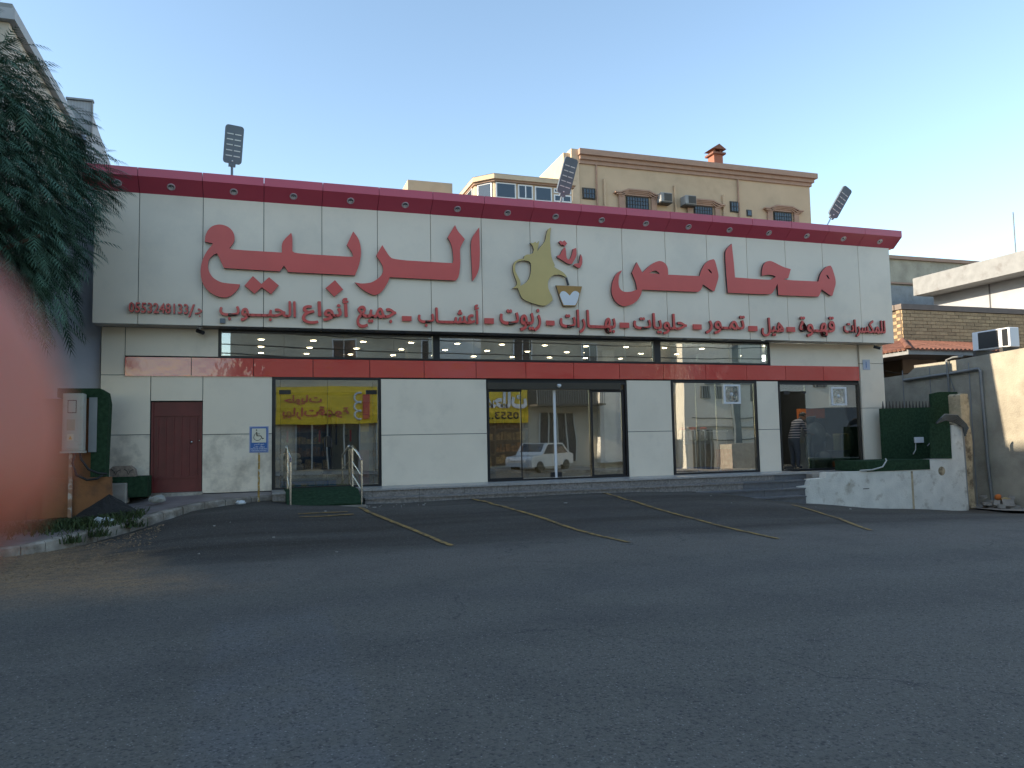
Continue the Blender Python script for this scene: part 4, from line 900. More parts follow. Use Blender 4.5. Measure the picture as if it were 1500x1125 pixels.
# cameras
def cctv(x, z, y, label):
    t = thing('security_camera', (x, y, z), label, 'security camera', 'small security cameras on the shop')
    b = MB(); b.box(x - .05, x + .05, y - .05, y + .05, z - .02, z); b.tube([(x, y, z), (x, y, z - .08)], .02, 8); b.build('mount', M['white'], t)
    b = MB(); b.tube([(x - .05, y, z - .08), (x + .08, y - .12, z - .14)], .045, 10); b.build('body', M['black'], t)
cctv(-1.25, 4.25, -.25, 'small security camera under the sign board above the red door'); cctv(17.35, 4.25, -.25, 'small security camera under the right end of the sign board')
b = MB(); b.box(-.82, -.71, -.56, -.502, 4.31, 4.41); b.build('junction_box', M['dgrey'], loc=(-.76, -.53, 4.36), label='tiny dark square box on the sign board below the first slogan word', cat='junction box')
t = thing('house_number_plate', (17.15, -.06, 3.65), 'small pale blue number plate on the right pier', 'plate')
b = MB(); b.box(17.05, 17.30, -.068, -.053, 3.50, 3.80); b.build('plate', mat('plate_blue', (.42, .46, .55), .5), t); b = MB(); b.box(17.15, 17.17, -.073, -.068, 3.56, 3.74); b.build('digit', M['blue'], t)

# ------------------------------------------------------------------ right side: old white wall, turf, pillar
YW = -1.6
t = thing('white_wall', (15.8, YW, 0), 'low stained white wall with stepped end beside the right steps', 'wall')
zt = .60
b = MB(); b.prism([(13.14, -.6), (13.14, .08), (13.40, .10), (13.42, .26), (13.68, .28), (13.72, .44), (14.2, .46), (14.22, zt), (17.70, zt - .02), (17.74, .86), (18.55, .86), (18.60, 1.80), (18.98, 1.80), (19.06, -1.2), (13.2, -1.2)], YW, YW + .25); b.build('wall_body', M['wwall'], t)
b = MB(); b.lathe((18.15, YW + .005, .52), [(.001, -.008), (.12, -.008), (.14, 0)], 12, (0, 1, 0)); b.build('patch_hole', M['peel'], t)
b = MB(); b.box(17.05, 17.12, YW - .004, YW, -.55, .55); b.build('seam', M['peel'], t)
b = MB(); b.box(15.4, 15.6, YW - .006, YW, .12, .14); b.build('slot', M['joint'], t)
b = MB(); b.box(14.0, 18.6, YW + .26, .02, .3, .56); b.build('terrace_slab', M['conc'], kind='structure')
t = thing('peeling_pillar', (18.9, -1.2, 0), 'beige pillar with peeling plaster at the end of the white wall', 'pillar')
b = MB(); b.prism([(19.2, -1.2), (19.25, 1.6), (19.33, 2.0), (19.32, 2.66), (19.38, 2.71), (19.62, 2.70), (19.66, 2.3), (19.63, 1.9), (19.69, 1.3), (19.62, .4), (19.68, -1.2)], -1.3, -.9); b.build('pillar_body', M['peel'], t)
b = MB(); b.box(19.0, 19.34, -1.36, -1.304, -1.0, 1.8); b.build('render_strip', M['greywall'], t)
t = thing('turf_fence', (18.7, -.35, 1), 'dark green artificial turf screen right of the shop', 'turf screen')
b = MB(); b.prism([(17.35, .5), (17.35, 2.33), (19.25, 2.36), (19.27, 2.76), (19.6, 2.82), (20.30, 2.82), (20.34, 2.7), (20.30, .5)], -.35, -.27); b.build('turf_panel', M['turf'], t)
b = MB(); b.prism([(17.75, .88), (18.52, .86), (18.52, 1.84), (17.80, 1.84)], YW - .03, YW - .004); b.build('turf_panel', M['turf'], t)
for i in range(15):
    x = 17.45 + i * .125
    b = MB(); b.prism([(x - .035, 2.33), (x + .035, 2.33), (x + .005, 2.55)], -.33, -.315); b.build('spike', M['rust'], t)
b = MB(); b.box(15.55, 17.72, YW - .02, -.4, .585, .86); b.build('turf_bench', M['turf'], loc=(16.6, -1.2, .6), label='low bench covered in green turf on top of the white wall', cat='turf bench')
b = MB(); P = [(16.7, -.37, 1.35), (16.68, -.4, 1.1), (16.5, -1.3, .90), (16.2, YW - .04, .87), (16.05, YW - .05, .7), (15.7, YW - .05, .63), (15.3, YW - .03, .62)]
b.tube([(18.55, -.37, 1.35), (18.5, -.4, 1.1), (18.3, -.5, .98)], .015, 6); b.tube(P[2:], .02, 6); b.build('hose', mat('hose_pale', (.5, .5, .46), .5), loc=(16.2, YW, .8), label='pale hose trailing over the turf bench onto the white wall', cat='hose')
t = thing('power_socket', (18.6, -.37, 1.35), 'white socket box on the dark green turf screen', 'socket')
b = MB(); b.rbox(18.50, 18.82, -.42, -.352, 1.30, 1.47, .01); b.build('box', M['white'], t)
b = MB(); b.tube([(18.95, -.40, 1.2), (19.6, -.42, 1.75)], .014, 6); b.build('stick', M['greywall'], loc=(19.3, -.4, 1.4), label='thin grey stick leaning on the green turf screen', cat='stick')
# coil of hose on the wall corner
b = MB()
for k in range(5):
    b.tube([(18.0 + .03 * k, YW - .06 - .01 * k, 1.86 + .03 * k), (18.3, YW - .08, 1.95 + .035 * k), (18.62 + .02 * k, YW - .06 - .015 * k, 1.90 + .04 * k), (18.95 + .025 * k, YW - .07, 1.74 + .02 * k), (19.0 + .02 * k, YW - .08 - .01 * k, 1.48 + .05 * k)], .03, 7)
b.build('cable_coil', mat('cable_grey', (.08, .085, .08), .6), loc=(18.4, YW, 1.9), label='coil of thick dark cable hanging over the corner of the white wall', cat='cable coil')
# beige boundary wall towards the street, lit by the sun
t = thing('boundary_wall', (20.6, -2, 0), 'tall beige plaster wall running towards the street at right', 'wall')
b = MB(); b.prism([(-3.6, -1.4), (-3.6, 3.99), (-2.9, 3.96), (-.2, 3.84), (1.4, 3.80), (1.8, 3.55), (3.9, 3.5), (3.9, -1.4)], 20.6, 20.85, axis='x'); b.build('wall_body', M['beige'], t)
for y in (-.55, .9, 2.0):
    b = MB(); b.box(20.585, 20.6, y - .012, y + .012, -.6, 3.7); b.build('seam', M['greywall'], t)
pm = mat('pipe_grey', (.20, .20, .19), .5)
b = MB(); b.tube([(20.52, -1.12, -.5), (20.52, -1.05, .6), (20.52, -1.0, 3.42), (20.52, -.95, 3.48), (20.53, .2, 3.42), (20.53, 1.9, 3.36)], .045, 8); b.build('drain_pipe', pm, loc=(20.52, -1, 1), label='grey drain pipe running up and along the beige wall', cat='pipe')
b = MB(); b.tube([(20.53, .15, 2.6), (20.5, .12, 3.3), (20.5, .15, 3.86), (20.62, .0, 3.93), (20.8, -.2, 3.94)], .035, 8); b.tube([(20.54, .10, 3.3), (20.53, -.05, 2.9), (20.53, .05, 2.4), (20.53, 0, 2.1)], .018, 6); b.build('drain_pipe', pm, loc=(20.52, .2, 3), label='short bent pipe hooked over the top of the beige wall', cat='pipe')
t = thing('air_conditioner', (21.2, -1, 4.05), 'white outdoor air conditioning unit standing on the beige wall', 'air conditioner')
b = MB(); b.rbox(21.02, 21.4, -1.62, -.36, 4.08, 4.66, .015); b.build('casing', M['white'], t)
b = MB(); b.box(21.005, 21.02, -1.25, -.58, 4.12, 4.62); b.build('grille', M['black'], t); b = MB(); b.box(21.005, 21.02, -1.56, -1.38, 4.12, 4.62); b.build('side_grille', M['black'], t)
b = MB(); b.box(20.86, 21.5, -1.5, -1.4, 3.85, 4.08); b.box(20.86, 21.5, -.6, -.5, 3.85, 4.08); b.build('foot', M['rust'], t)
b = MB(); b.box(20.9, 22.0, -4, 1.8, 3.7, 3.86); b.box(21.8, 22, -4, 1.8, -1.4, 3.7); b.build('shed_roof', M['conc'], loc=(21.4, -1, 3.8), label='flat concrete roof strip behind the beige wall', cat='roof')
# concrete driveway and rubble
sheet('driveway', [19.45, 20, 20.6], [-4.6, -3.5, -2.4, -1.2, 0, 1.5, 3], lambda x, y: ground(x, min(y, -1.5)) + .05, M['conc'])
rub = thing('rubble_heap', (20.2, -1.3, -.5), 'heap of broken blocks and rags at the foot of the beige wall', 'rubble heap')
b = MB(); rr = random.Random(3)
for k in range(16):
    c = Vector((20.15 + rr.uniform(-.4, .35), -1.5 + rr.uniform(-.9, .3), -.56 + rr.uniform(0, .28) * (1 if k < 8 else .2))); ax_ = Vector((rr.uniform(-1, 1), rr.uniform(-1, 1), rr.uniform(-.3, .3))).normalized() * rr.uniform(.05, .16)
    ay_ = ax_.cross(Vector((rr.uniform(-.3, .3), rr.uniform(-.3, .3), 1))).normalized() * rr.uniform(.05, .14); az_ = ax_.cross(ay_).normalized() * rr.uniform(.03, .09); b.obox(c, ax_, ay_, az_)
b.build('broken_block', M['conc'], rub, kind='stuff')
b = MB(); b.lathe((20.05, -1.7, -.28), [(.001, -.08), (.07, -.07), (.09, 0), (.06, .08), (.001, .1)], 8, (.8, .2, .3)); b.build('orange_rag', mat('rag_orange', (.6, .16, .03), .8), rub)
b = MB(); b.lathe((20.2, -1.8, -.33), [(.001, -.06), (.12, -.05), (.14, 0), (.001, .06)], 7, (.2, .2, .9)); b.build('rag', mat('rag_tan', (.45, .32, .15), .9), rub)

# ------------------------------------------------------------------ brick house at right
bh = thing('brick_house', (27, 5, 0), 'yellow brick house with terracotta canopy right of the shop', 'house')
b = MB(); b.box(22.72, 31.5, 4.02, 9, -1.4, 6.18); b.build('wall', [M['mortar']], bh)
b = MB(); b.box(22.60, 24.2, 3.94, 4.0, -.6, 4.75); b.build('lower_wall', M['pink'], bh)
b = MB(); b.box(22.66, 31.55, 3.93, 4.25, 6.20, 6.40); b.box(22.62, 22.9, 4.25, 9, 6.20, 6.40); b.build('coping', mat('coping_brown', (.20, .165, .14), .9), bh)
brk = MB(); brk.box(0, .375, 0, .045, 0, .118); fb = None; O = ORG[bh.name]
for r_ in range(11):
    z = 4.74 + r_ * .132; x = 22.74 + (0 if r_ % 2 else -.19)
    while x < 30.4:
        x0 = max(x, 22.72)
        loc_ = Vector((x0, 3.975 + random.uniform(-.006, .006), z)) - O
        sc_ = ((x + .375 - x0) / .375, 1, 1)
        if fb is None: fb = brk.build('brick', M['brick'], bh); fb.data.transform(Matrix.Translation(O)); fb.location = loc_; fb.scale = sc_
        else: dup(fb, bh, loc_, scale=sc_)
        x += .39
    for k in range(4):
        dup(fb, bh, Vector((22.70, 4.05 + k * .39 + (0 if r_ % 2 else .19) + .375, z)) - O, rot=(0, 0, -math.pi / 2))
    if r_ % 2 == 0: dup(fb, bh, Vector((22.70, 4.05 + .18, z)) - O, rot=(0, 0, -math.pi / 2), scale=(.48, 1, 1))
# canopy of barrel tiles, hipped at the left
t = bh
b = MB(); b.add([(20.95, 2.05, 4.40), (26.5, 2.05, 4.40), (26.5, 4.0, 4.98), (22.7, 4.0, 4.98), (20.95, 7.0, 4.40), (22.7, 7, 4.98)], [(0, 1, 2, 3), (0, 3, 5, 4)]); b.add([(20.95, 2.05, 4.32), (26.5, 2.05, 4.32), (26.5, 4, 4.32), (22.7, 4, 4.32), (20.95, 7, 4.32), (22.7, 7, 4.32)], [(0, 3, 2, 1), (0, 4, 5, 3)]); b.build('canopy_deck', M['soffit'], bh)
b = MB(); b.box(20.9, 26.5, 2.0, 2.06, 4.26, 4.42); b.box(20.9, 20.96, 2.06, 7, 4.26, 4.42); b.build('fascia_board', M['greywall'], bh)
def barrel(p0, p1, r=.085):
    p0, p1 = Vector(p0), Vector(p1); d = (p1 - p0).normalized(); s_ = d.cross(Vector((0, 0, 1))).normalized(); u = s_.cross(d)
    v = []
    for p, rr in ((p0, r), (p0.lerp(p1, .5), r * .93), (p0.lerp(p1, .5), r), (p1, r * .93)):
        v += [p + s_ * rr * math.cos(a) + u * rr * math.sin(a) for a in [math.pi * k / 6 for k in range(7)]]
    b = MB(); b.add(v, [(i * 7 + k, i * 7 + k + 1, (i + 1) * 7 + k + 1, (i + 1) * 7 + k) for i in (0, 2) for k in range(6)], 0, True); b.add(v[:7], [tuple(range(7))])
    return b
x = 21.05
while x < 26.4:
    ty = min(1, (x - 20.95) / 1.75); barrel((x, 1.93, 4.40), (x, 2.05 + 1.93 * ty, 4.42 + .56 * ty)).build('roof_tile', M['cotta'], bh); x += .19
y = 2.15
while y < 6.8:
    tx = min(1, (y - 2.05) / 1.95); barrel((20.83, y, 4.40), (20.95 + 1.73 * tx, y, 4.42 + .56 * tx)).build('roof_tile', M['cotta'], bh); y += .19
barrel((20.85, 1.95, 4.46), (22.7, 4.0, 5.04), .10).build('hip_tile', M['cotta'], bh)
b = MB(); b.box(21.0, 22.5, 4.6, 4.66, -.6, 3.6); b.build('gate', M['black'], loc=(21.8, 4.6, 0), label='black metal gate under the tiled canopy', cat='gate')
b = MB(); b.box(22.05, 22.6, 3.4, 3.9, -.8, 3.05); b.build('gate_pillar', mat('pink_pillar', (.36, .26, .24), .8), loc=(22.3, 3.6, 0), label='short pinkish pillar beside the black gate', cat='pillar')
b = MB(); b.tube([(20.0, 3.5, 4.1), (21.5, 3.3, 3.75), (23, 3.4, 3.7)], .014, 5); b.tube([(19, 3.4, 3.9), (20.6, 3.2, 3.4), (21.9, 3.2, 3.38), (22.6, 3.0, 2.9), (22.5, 2.8, 2.2)], .012, 5); b.build('loose_cable', M['rubber'], loc=(21, 3.3, 3.6), label='loose cables sagging under the tiled canopy', cat='cable')

# grey building with overhanging roof edge, beige one behind it
t = thing('grey_building', (34, 8, 0), 'pale grey building with a deep overhanging roof edge at far right', 'building')
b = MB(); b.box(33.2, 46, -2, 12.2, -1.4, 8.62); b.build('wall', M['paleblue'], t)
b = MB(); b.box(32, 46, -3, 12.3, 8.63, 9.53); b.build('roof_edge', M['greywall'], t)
b = MB(); b.box(33.18, 33.2, 8.95, 9.02, 5, 8.62); b.build('crack_strip', M['soffit'], t)
b = MB(); b.tube([(33.8, 8.0, 9.5), (33.8, 8.0, 11.9)], .03, 6); b.build('mast', M['dgrey'], t)
t = thing('beige_building', (37, 18, 0), 'weathered beige building with dark roof line behind the grey one', 'building')
b = MB(); b.box(31, 48, 16, 26, -1.4, 11.55); b.build('wall', M['beige'], t)
b = MB(); b.box(30.9, 48, 15.85, 26.1, 11.55, 11.75); b.build('coping', M['trim'], t)
b = MB(); b.box(31, 48, 15.85, 16, 10.10, 10.2); b.build('ledge', M['trim'], t)
b = MB(); b.box(30.9, 48, 15.7, 15.99, 6, 9.95); b.build('annex_wall', M['greywall'], t)

# ------------------------------------------------------------------ apartment block behind the shop
YA = 22.0
apt = thing('apartment_building', (26, 26, 0), 'tan apartment block with moulded cornice behind the shop', 'apartment building')
from math import tan
ax0, ax1, azt = 17.75, 34.0, 18.45
b = MB(); b.box(ax0, ax1, YA, YA + 16, -1.4, azt); b.build('wall', M['apt'], apt)
for k, (o_, z0, z1) in enumerate(((.10, azt - .75, azt - .52), (.22, azt - .52, azt - .28), (.38, azt - .28, azt + .05))):
    b = MB(); b.box(ax0 - (0.02 if k < 2 else .1), ax1 + o_, YA - o_, YA + 16 + o_, z0, z1); b.build('cornice', M['trim'], apt)
# pilaster edge and stair wall at left
b = MB(); b.box(ax0 - .5, ax0 - .03, YA - .05, YA + 3, 5, azt + .1); b.build('pilaster', M['bay'], apt)
b = MB(); b.prism([(YA + .2, 15.2), (YA + .2, azt - .1), (YA + 10, azt - .3), (YA + 10, 15.2)], ax0 - .9, ax0 - .52, axis='x'); b.build('stair_wall', M['bay'], apt)
def awin(x0, x1, z0, z1, deco=True, grid=True, yy=YA):
    fr = MB(); fr.box(x0 - .06, x1 + .06, yy - .05, yy + .02, z0 - .06, z1 + .06); w_ = fr.build('window', M['rust'], apt)
    b = MB(); b.box(x0, x1, yy - .08, yy - .052, z0, z1); b.build('pane', M['glass_dark'], w_)
    if grid:
        b = MB(); n = max(3, int((x1 - x0) / .16))
        for i in range(n + 1): xx = x0 + (x1 - x0) * i / n; b.box(xx - .012, xx + .012, yy - .13, yy - .11, z0, z1)
        m_ = max(2, int((z1 - z0) / .2))
        for j in range(m_ + 1): zz = z0 + (z1 - z0) * j / m_; b.box(x0, x1, yy - .105, yy - .09, zz - .012, zz + .012)
        b.build('grille', M['rust'], w_)
    if deco:
        s_ = MB(); s_.box(x0 - .55, x0 - .2, yy - .14, yy - .01, z0 - .6, z1 + .05); s_.box(x1 + .2, x1 + .55, yy - .14, yy - .01, z0 - .6, z1 + .05)
        s_.box(x0 - .2, x1 + .2, yy - .12, yy - .01, z1 + .08, z1 + .2); s_.build('surround', M['trim'], w_)
        for k, (e, h) in enumerate(((.60, -.02), (.72, .06), (.85, .14))):
            s_ = MB(); zt_ = z1 + h
            s_.prism([(x0 - e, zt_), (x0 - e, zt_ + .07), (x0 - e + .35, zt_ + .09), (x0 - .0, zt_ + .30), (x1 + .0, zt_ + .30), (x1 + e - .35, zt_ + .09), (x1 + e, zt_ + .07), (x1 + e, zt_), (x1 + e - .3, zt_), (x1 - .05, zt_ + .21), (x0 + .05, zt_ + .21), (x0 - e + .3, zt_)], yy - .18 - .06 * k, yy - .01)
            s_.build('moulding', M['trim'], w_)
awin(20.75, 22.15, 14.6, 15.95); awin(25.35, 26.55, 14.5, 15.72); awin(31.15, 32.4, 14.4, 15.78)
awin(17.95, 18.65, 15.66, 16.22, False); awin(27.95, 28.5, 15.62, 16.2, False); awin(29.15, 29.4, 15.45, 15.75, False, False)
for x, z1_ in ((18.55 + .25, 18.0), (28.5, 17.7), (24.0, 16.9), (27.4, 16.6), (19.3, 16.9)):
    b = MB(); b.tube([(x, YA - .08, 10), (x, YA - .08, z1_)], .05 if z1_ > 17 else .08, 6); b.build('pipe', M['trim'] if z1_ > 17 else M['apt'], apt)
b = MB(); b.box(34.0, 34.35, YA + .3, YA + .9, 14.2, 15.1); b.build('outlet_box', M['greywall'], apt)
t2 = MB(); t2.box(27.7, 28.35, YA + 1.2, YA + 1.9, azt, 19.9); ch = t2.build('chimney', mat('chimney_brick', (.30, .12, .08), .9), apt)
t2 = MB(); t2.box(27.55, 28.5, YA + 1.05, YA + 2.05, 19.72, 19.84); t2.box(27.75, 27.85, YA + 1.25, YA + 1.85, 19.84, 20.05); t2.box(28.2, 28.3, YA + 1.25, YA + 1.85, 19.84, 20.05); t2.prism([(27.5, 20.05), (28.03, 20.38), (28.55, 20.05)], YA + 1.05, YA + 2.05); t2.build('chimney_cap', M['cotta'], ch)
b = MB(); b.add([(28.4, YA + 1, azt), (33.2, YA + 1, azt), (32.3, YA + 3.5, azt + 1.25), (28.4, YA + 3.5, azt + 1.25), (33.2, YA + 6, azt), (28.4, YA + 6, azt)], [(0, 1, 2, 3), (1, 4, 2), (3, 2, 4, 5), (0, 3, 5)]); b.build('tiled_roof', M['cotta'], apt)
def ac(x, z, label):
    t = thing('air_conditioner', (x, YA - .3, z), label, 'air conditioner', 'window air conditioners on the tan block')
    b = MB(); b.rbox(x - .38, x + .38, YA - .62, YA - .02, z - .27, z + .27, .02); b.build('casing', M['greywall'], t)
    b = MB(); b.box(x - .16, x + .34, YA - .64, YA - .622, z - .22, z + .22); b.build('grille', M['rust'], t)
    b = MB(); b.box(x - .4, x + .4, YA - .6, YA - .02, z - .34, z - .28); b.build('bracket', M['rust'], t)
ac(23.1, 15.95, 'boxy window air conditioner left of the thick grey pipe on the tan block'); ac(24.75, 15.92, 'boxy window air conditioner right of the thick grey pipe on the tan block')
# bay with big windows at the left
bay = thing('bay_house', (13, 20, 0), 'cream house with a faceted bay of dark windows behind the parapet', 'house')
PB = [(10.95, 27.0), (11.0, 20.65), (11.85, 19.75), (16.3, 19.75), (16.5, 27.0)]
b = MB(); b.prism(PB, -1.4, 15.36, axis='z'); b.build('wall', M['bay'], bay)
def off(P, o_): 
    c = Vector((13.5, 24)); return [tuple(Vector(p) + (Vector(p) - c).normalized() * o_) for p in P]
b = MB(); b.prism(off(PB, .15), 15.36, 15.46, axis='z'); b.build('eave', M['trim'], bay)
b = MB(); b.prism(off(PB, .28), 15.46, 15.72, axis='z'); b.build('eave', M['bay'], bay)
b = MB(); q = off(PB, .3); b.add([(x, y, 15.72) for x, y in q] + [(13.9, 22.5, 16.45)], [(i, (i + 1) % 5, 5) for i in range(5)]); b.build('roof', mat('roof_dark', (.06, .055, .055), .9), bay)
def bwin(p0, p1, a, c, z0, z1, split=0):
    p0, p1 = Vector((*p0, 0)), Vector((*p1, 0)); d = (p1 - p0).normalized(); n_ = Vector((d.y, -d.x, 0)); m0 = p0 + d * a; m1 = p0 + d * c
    cc = (m0 + m1) / 2 + Vector((0, 0, (z0 + z1) / 2)); h = (m1 - m0) / 2
    b = MB(); b.obox(cc + n_ * .02, h + d * .07, n_ * .03, Vector((0, 0, (z1 - z0) / 2 + .07))); w_ = b.build('window', M['white'], bay)
    b = MB(); b.obox(cc + n_ * .056, h, n_ * .006, Vector((0, 0, (z1 - z0) / 2))); b.build('pane', M['glass_dark'], w_)
    if split: b = MB(); b.obox(cc + n_ * .07, d * .03, n_ * .01, Vector((0, 0, (z1 - z0) / 2))); b.build('mullion', M['white'], w_)
bwin(PB[1], PB[2], .25, 1.0, 14.5, 15.28); bwin(PB[0], PB[1], 4.3, 5.9, 14.4, 15.3)
bwin(PB[2], PB[3], .12, 1.1, 14.55, 15.26); bwin(PB[2], PB[3], 1.36, 2.06, 14.6, 15.24, 1); bwin(PB[2], PB[3], 2.32, 3.16, 14.55, 15.22)
bwin(PB[2], PB[3], 3.42, 4.3, 14.6, 14.86, 1); bwin(PB[2], PB[3], 3.42, 4.3, 15.08, 15.2, 1)
b = MB(); b.box(8.0, 10.6, 24, 30, -1.4, 16.55); b.build('stair_block', M['apt'], loc=(8.7, 27, 0), label='low tan roof block peeking over the parapet left of the bay', cat='building')

# ------------------------------------------------------------------ left side
lb = thing('left_building', (-8, 10, 0), 'tall pale building with sloping eaves behind the tree at left', 'building')
b = MB(); b.box(-24, -5.0, -.45, 5.5, -1.4, 10.55); b.box(-24, -5.1, 5.5, 40, -1.4, 10.5); b.build('wall', mat('left_stucco', (.50, .44, .37), .85, noise_amt=.06), lb)
b = MB(); b.box(-24.2, -4.86, -.6, 40, 10.56, 10.80); b.build('eave', M['paleblue'], lb)
b = MB(); b.box(-24.1, -4.93, -.53, 40, 10.80, 10.93); b.build('eave', M['greywall'], lb)
lc = thing('cladding_block', (-5, 9, 8), 'white corrugated metal block beside the left building roof', 'building')
b = MB(); b.box(-5.08, -4.47, 5.0, 5.06, 10.35, 11.27); b.build('wall', M['paleblue'], lc)
for i in range(8):
    b = MB(); xx = -5.04 + i * .075; b.box(xx, xx + .03, 4.985, 5.0, 10.36, 11.27); b.build('cladding_rib', M['paleblue'], lc)
b = MB(); b.box(-5.1, -4.42, 4.93, 5.1, 11.28, 11.33); b.box(-4.465, -4.44, 4.95, 5.08, 10.3, 11.3); b.build('trim', M['greywall'], lc)
b = MB(); b.prism([(5.05, 3.5), (5.05, 10.98), (7.95, 10.53), (7.95, 3.5)], -4.6, -4.46, axis='x'); b.build('side_wall', M['paleblue'], lc)
b = MB(); b.box(-5.0, -3.27, .15, .4, .3, 6.9); b.build('infill_wall', mat('bluish_render', (.52, .53, .58), .85, noise_amt=.05), loc=(-4, .2, 0), label='narrow bluish white wall between the tree and the shop', cat='wall')
b = MB(); b.box(-2.4, -2.2, 6, 6.4, 4.7, 9.85); b.build('roof_vent', M['conc'], loc=(-2.3, 6.2, 8), label='small concrete vent on the shop roof near the left parapet end', cat='vent')
# orange-brown boundary wall with ramped foot
t = thing('brown_wall', (-4, -1.3, 0), 'orange brown plaster wall behind the electricity cabinet', 'wall')
b = MB(); b.box(-9, -3.12, -1.45, -1.15, -.4, 2.60); b.build('wall_body', M['obrown'], t)
b = MB(); b.prism([(-3.9, .3), (-3.9, 1.06), (-2.74, 1.06), (-2.72, .35)], -1.62, -1.46); b.build('wall_foot', M['obrown'], t)
b = MB(); b.box(-9, -4.2, -1.50, -1.452, -.3, 2.6); b.build('pier', M['obrown'], t)
t = thing('turf_screen', (-3, -1.3, 1.8), 'green turf strip wrapped round the edge of the brown wall', 'turf screen')
b = MB(); b.prism([(-3.12, 1.0), (-3.12, 2.62), (-3.72, 2.62), (-3.72, 2.80), (-2.98, 2.80), (-2.86, 2.72), (-2.82, 2.5), (-2.86, 1.0)], -1.5, -1.1); b.build('turf_cover', M['turf'], t)
b = MB(); b.box(-3.16, -3.02, -1.53, -1.502, 1.55, 2.62); b.build('grey_panel', M['greywall'], t)
# cabinet
t = thing('electricity_cabinet', (-3.38, -1.7, 1.1), 'grey electricity meter cabinet on a rusty post', 'electricity cabinet')
b = MB(); b.rbox(-3.55, -3.20, -1.85, -1.56, 1.58, 2.68, .01); bx_ = b.build('housing', M['metalbox'], t)
b = MB(); b.rbox(-3.52, -3.24, -1.866, -1.852, 1.62, 2.64, .004); dd = b.build('door', M['metalbox'], t)
b = MB(); b.box(-3.46, -3.31, -1.870, -1.867, 2.30, 2.55); b.build('window', M['joint'], dd); b = MB(); b.box(-3.448, -3.322, -1.874, -1.870, 2.315, 2.535); b.build('window_pane', M['metalbox'], dd)
b = MB(); b.box(-3.47, -3.33, -1.870, -1.867, 1.97, 2.18); b.build('window', mat('meter_face', (.30, .27, .2), .3), dd)
b = MB(); b.box(-3.46, -3.35, -1.870, -1.867, 1.78, 1.90); b.build('warning_label', mat('label_cream', (.6, .55, .42), .5), dd)
b = MB(); b.prism([(-3.435, 1.80), (-3.375, 1.80), (-3.405, 1.875)], -1.873, -1.870); b.build('warning_triangle', mat('label_orange', (.6, .3, .03), .5), dd)
b = MB(); b.box(-3.58, -3.18, -1.86, -1.56, 1.54, 1.578); b.build('bracket', M['metalbox'], t)
rustm = mat('rusty_post', (.36, .20, .12), .8, noise_amt=.2, noise_scale=9, dirt=((.55, .5, .42), 6, .5, .58, .9))
b = MB(); b.box(-3.45, -3.39, -1.73, -1.67, .1, 1.54); b.build('post', rustm, t)
b = MB(); b.tube([(-3.34, -1.7, 1.56), (-3.38, -1.75, 1.35), (-3.30, -1.8, 1.12), (-3.12, -1.8, 1.02), (-2.95, -1.75, 1.04), (-2.85, -1.66, 1.12)], .022, 8); b.build('cable', M['rubber'], t)
b = MB(); b.tube([(-3.28, -1.7, 1.56), (-3.24, -1.75, 1.42), (-3.10, -1.78, 1.22), (-2.95, -1.72, 1.14), (-2.80, -1.66, 1.12)], .022, 8); b.build('cable', M['rubber'], t)
# turf covered block, stone bench pieces, asphalt heap
b = MB(); b.prism([(-2.95, .62), (-2.95, 1.02), (-2.2, 1.02), (-2.2, .60), (-2.55, .60), (-2.58, .90), (-2.95, .92)], -.75, -.05); b.build('turf_block', M['turf'], loc=(-2.6, -.4, .6), label='low block covered in green turf left of the red door', cat='turf block')
b = MB(); b.rbox(-2.95, -2.57, -.95, -.45, .48, .9, .015); b.build('concrete_block', M['conc'], loc=(-2.75, -.7, .5), label='grey concrete block under the turf covered block', cat='concrete block')
b = MB(); b.prism([(-2.90, 1.025), (-2.92, 1.18), (-2.86, 1.24), (-2.55, 1.25), (-2.46, 1.17), (-2.43, 1.025)], -.7, -.35)
for x_ in (-2.80, -2.56): b.tube([(x_ - .09, -.702, 1.19), (x_ - .03, -.702, 1.14), (x_, -.702, 1.07), (x_ + .03, -.702, 1.14), (x_ + .09, -.702, 1.17)], .007, 5, mi=1)
b.build('carved_stone', [mat('stone_tan', (.26, .20, .155), .9, noise_amt=.3, noise_scale=25), M['joint']], loc=(-2.7, -.5, 1.05), label='carved patterned stone lying on the green turf block', cat='stone')
# black asphalt heap
b = MB(); rr = random.Random(5); vs_ = []; n = 18
for j in range(7):
    for i in range(n):
        a = 2 * math.pi * i / n; r_ = j / 6; hh = (1 - r_) ** .9 * .42
        vs_.append((-2.72 + .62 * r_ * math.cos(a) + .02 * rr.random(), -1.95 + .42 * r_ * math.sin(a), .30 + hh + .025 * rr.random()))
b.add(vs_, [(j * n + i, (j + 1) * n + i, (j + 1) * n + (i + 1) % n, j * n + (i + 1) % n) for j in range(6) for i in range(n)], 0, False); b.fix = True
b.build('asphalt_heap', mat('fresh_asphalt', (.025, .024, .024), .9, noise_amt=.3, noise_scale=30, bump=.02, bump_scale=60), loc=(-2.7, -1.9, .3), label='small heap of black asphalt on the left pavement', cat='asphalt heap')
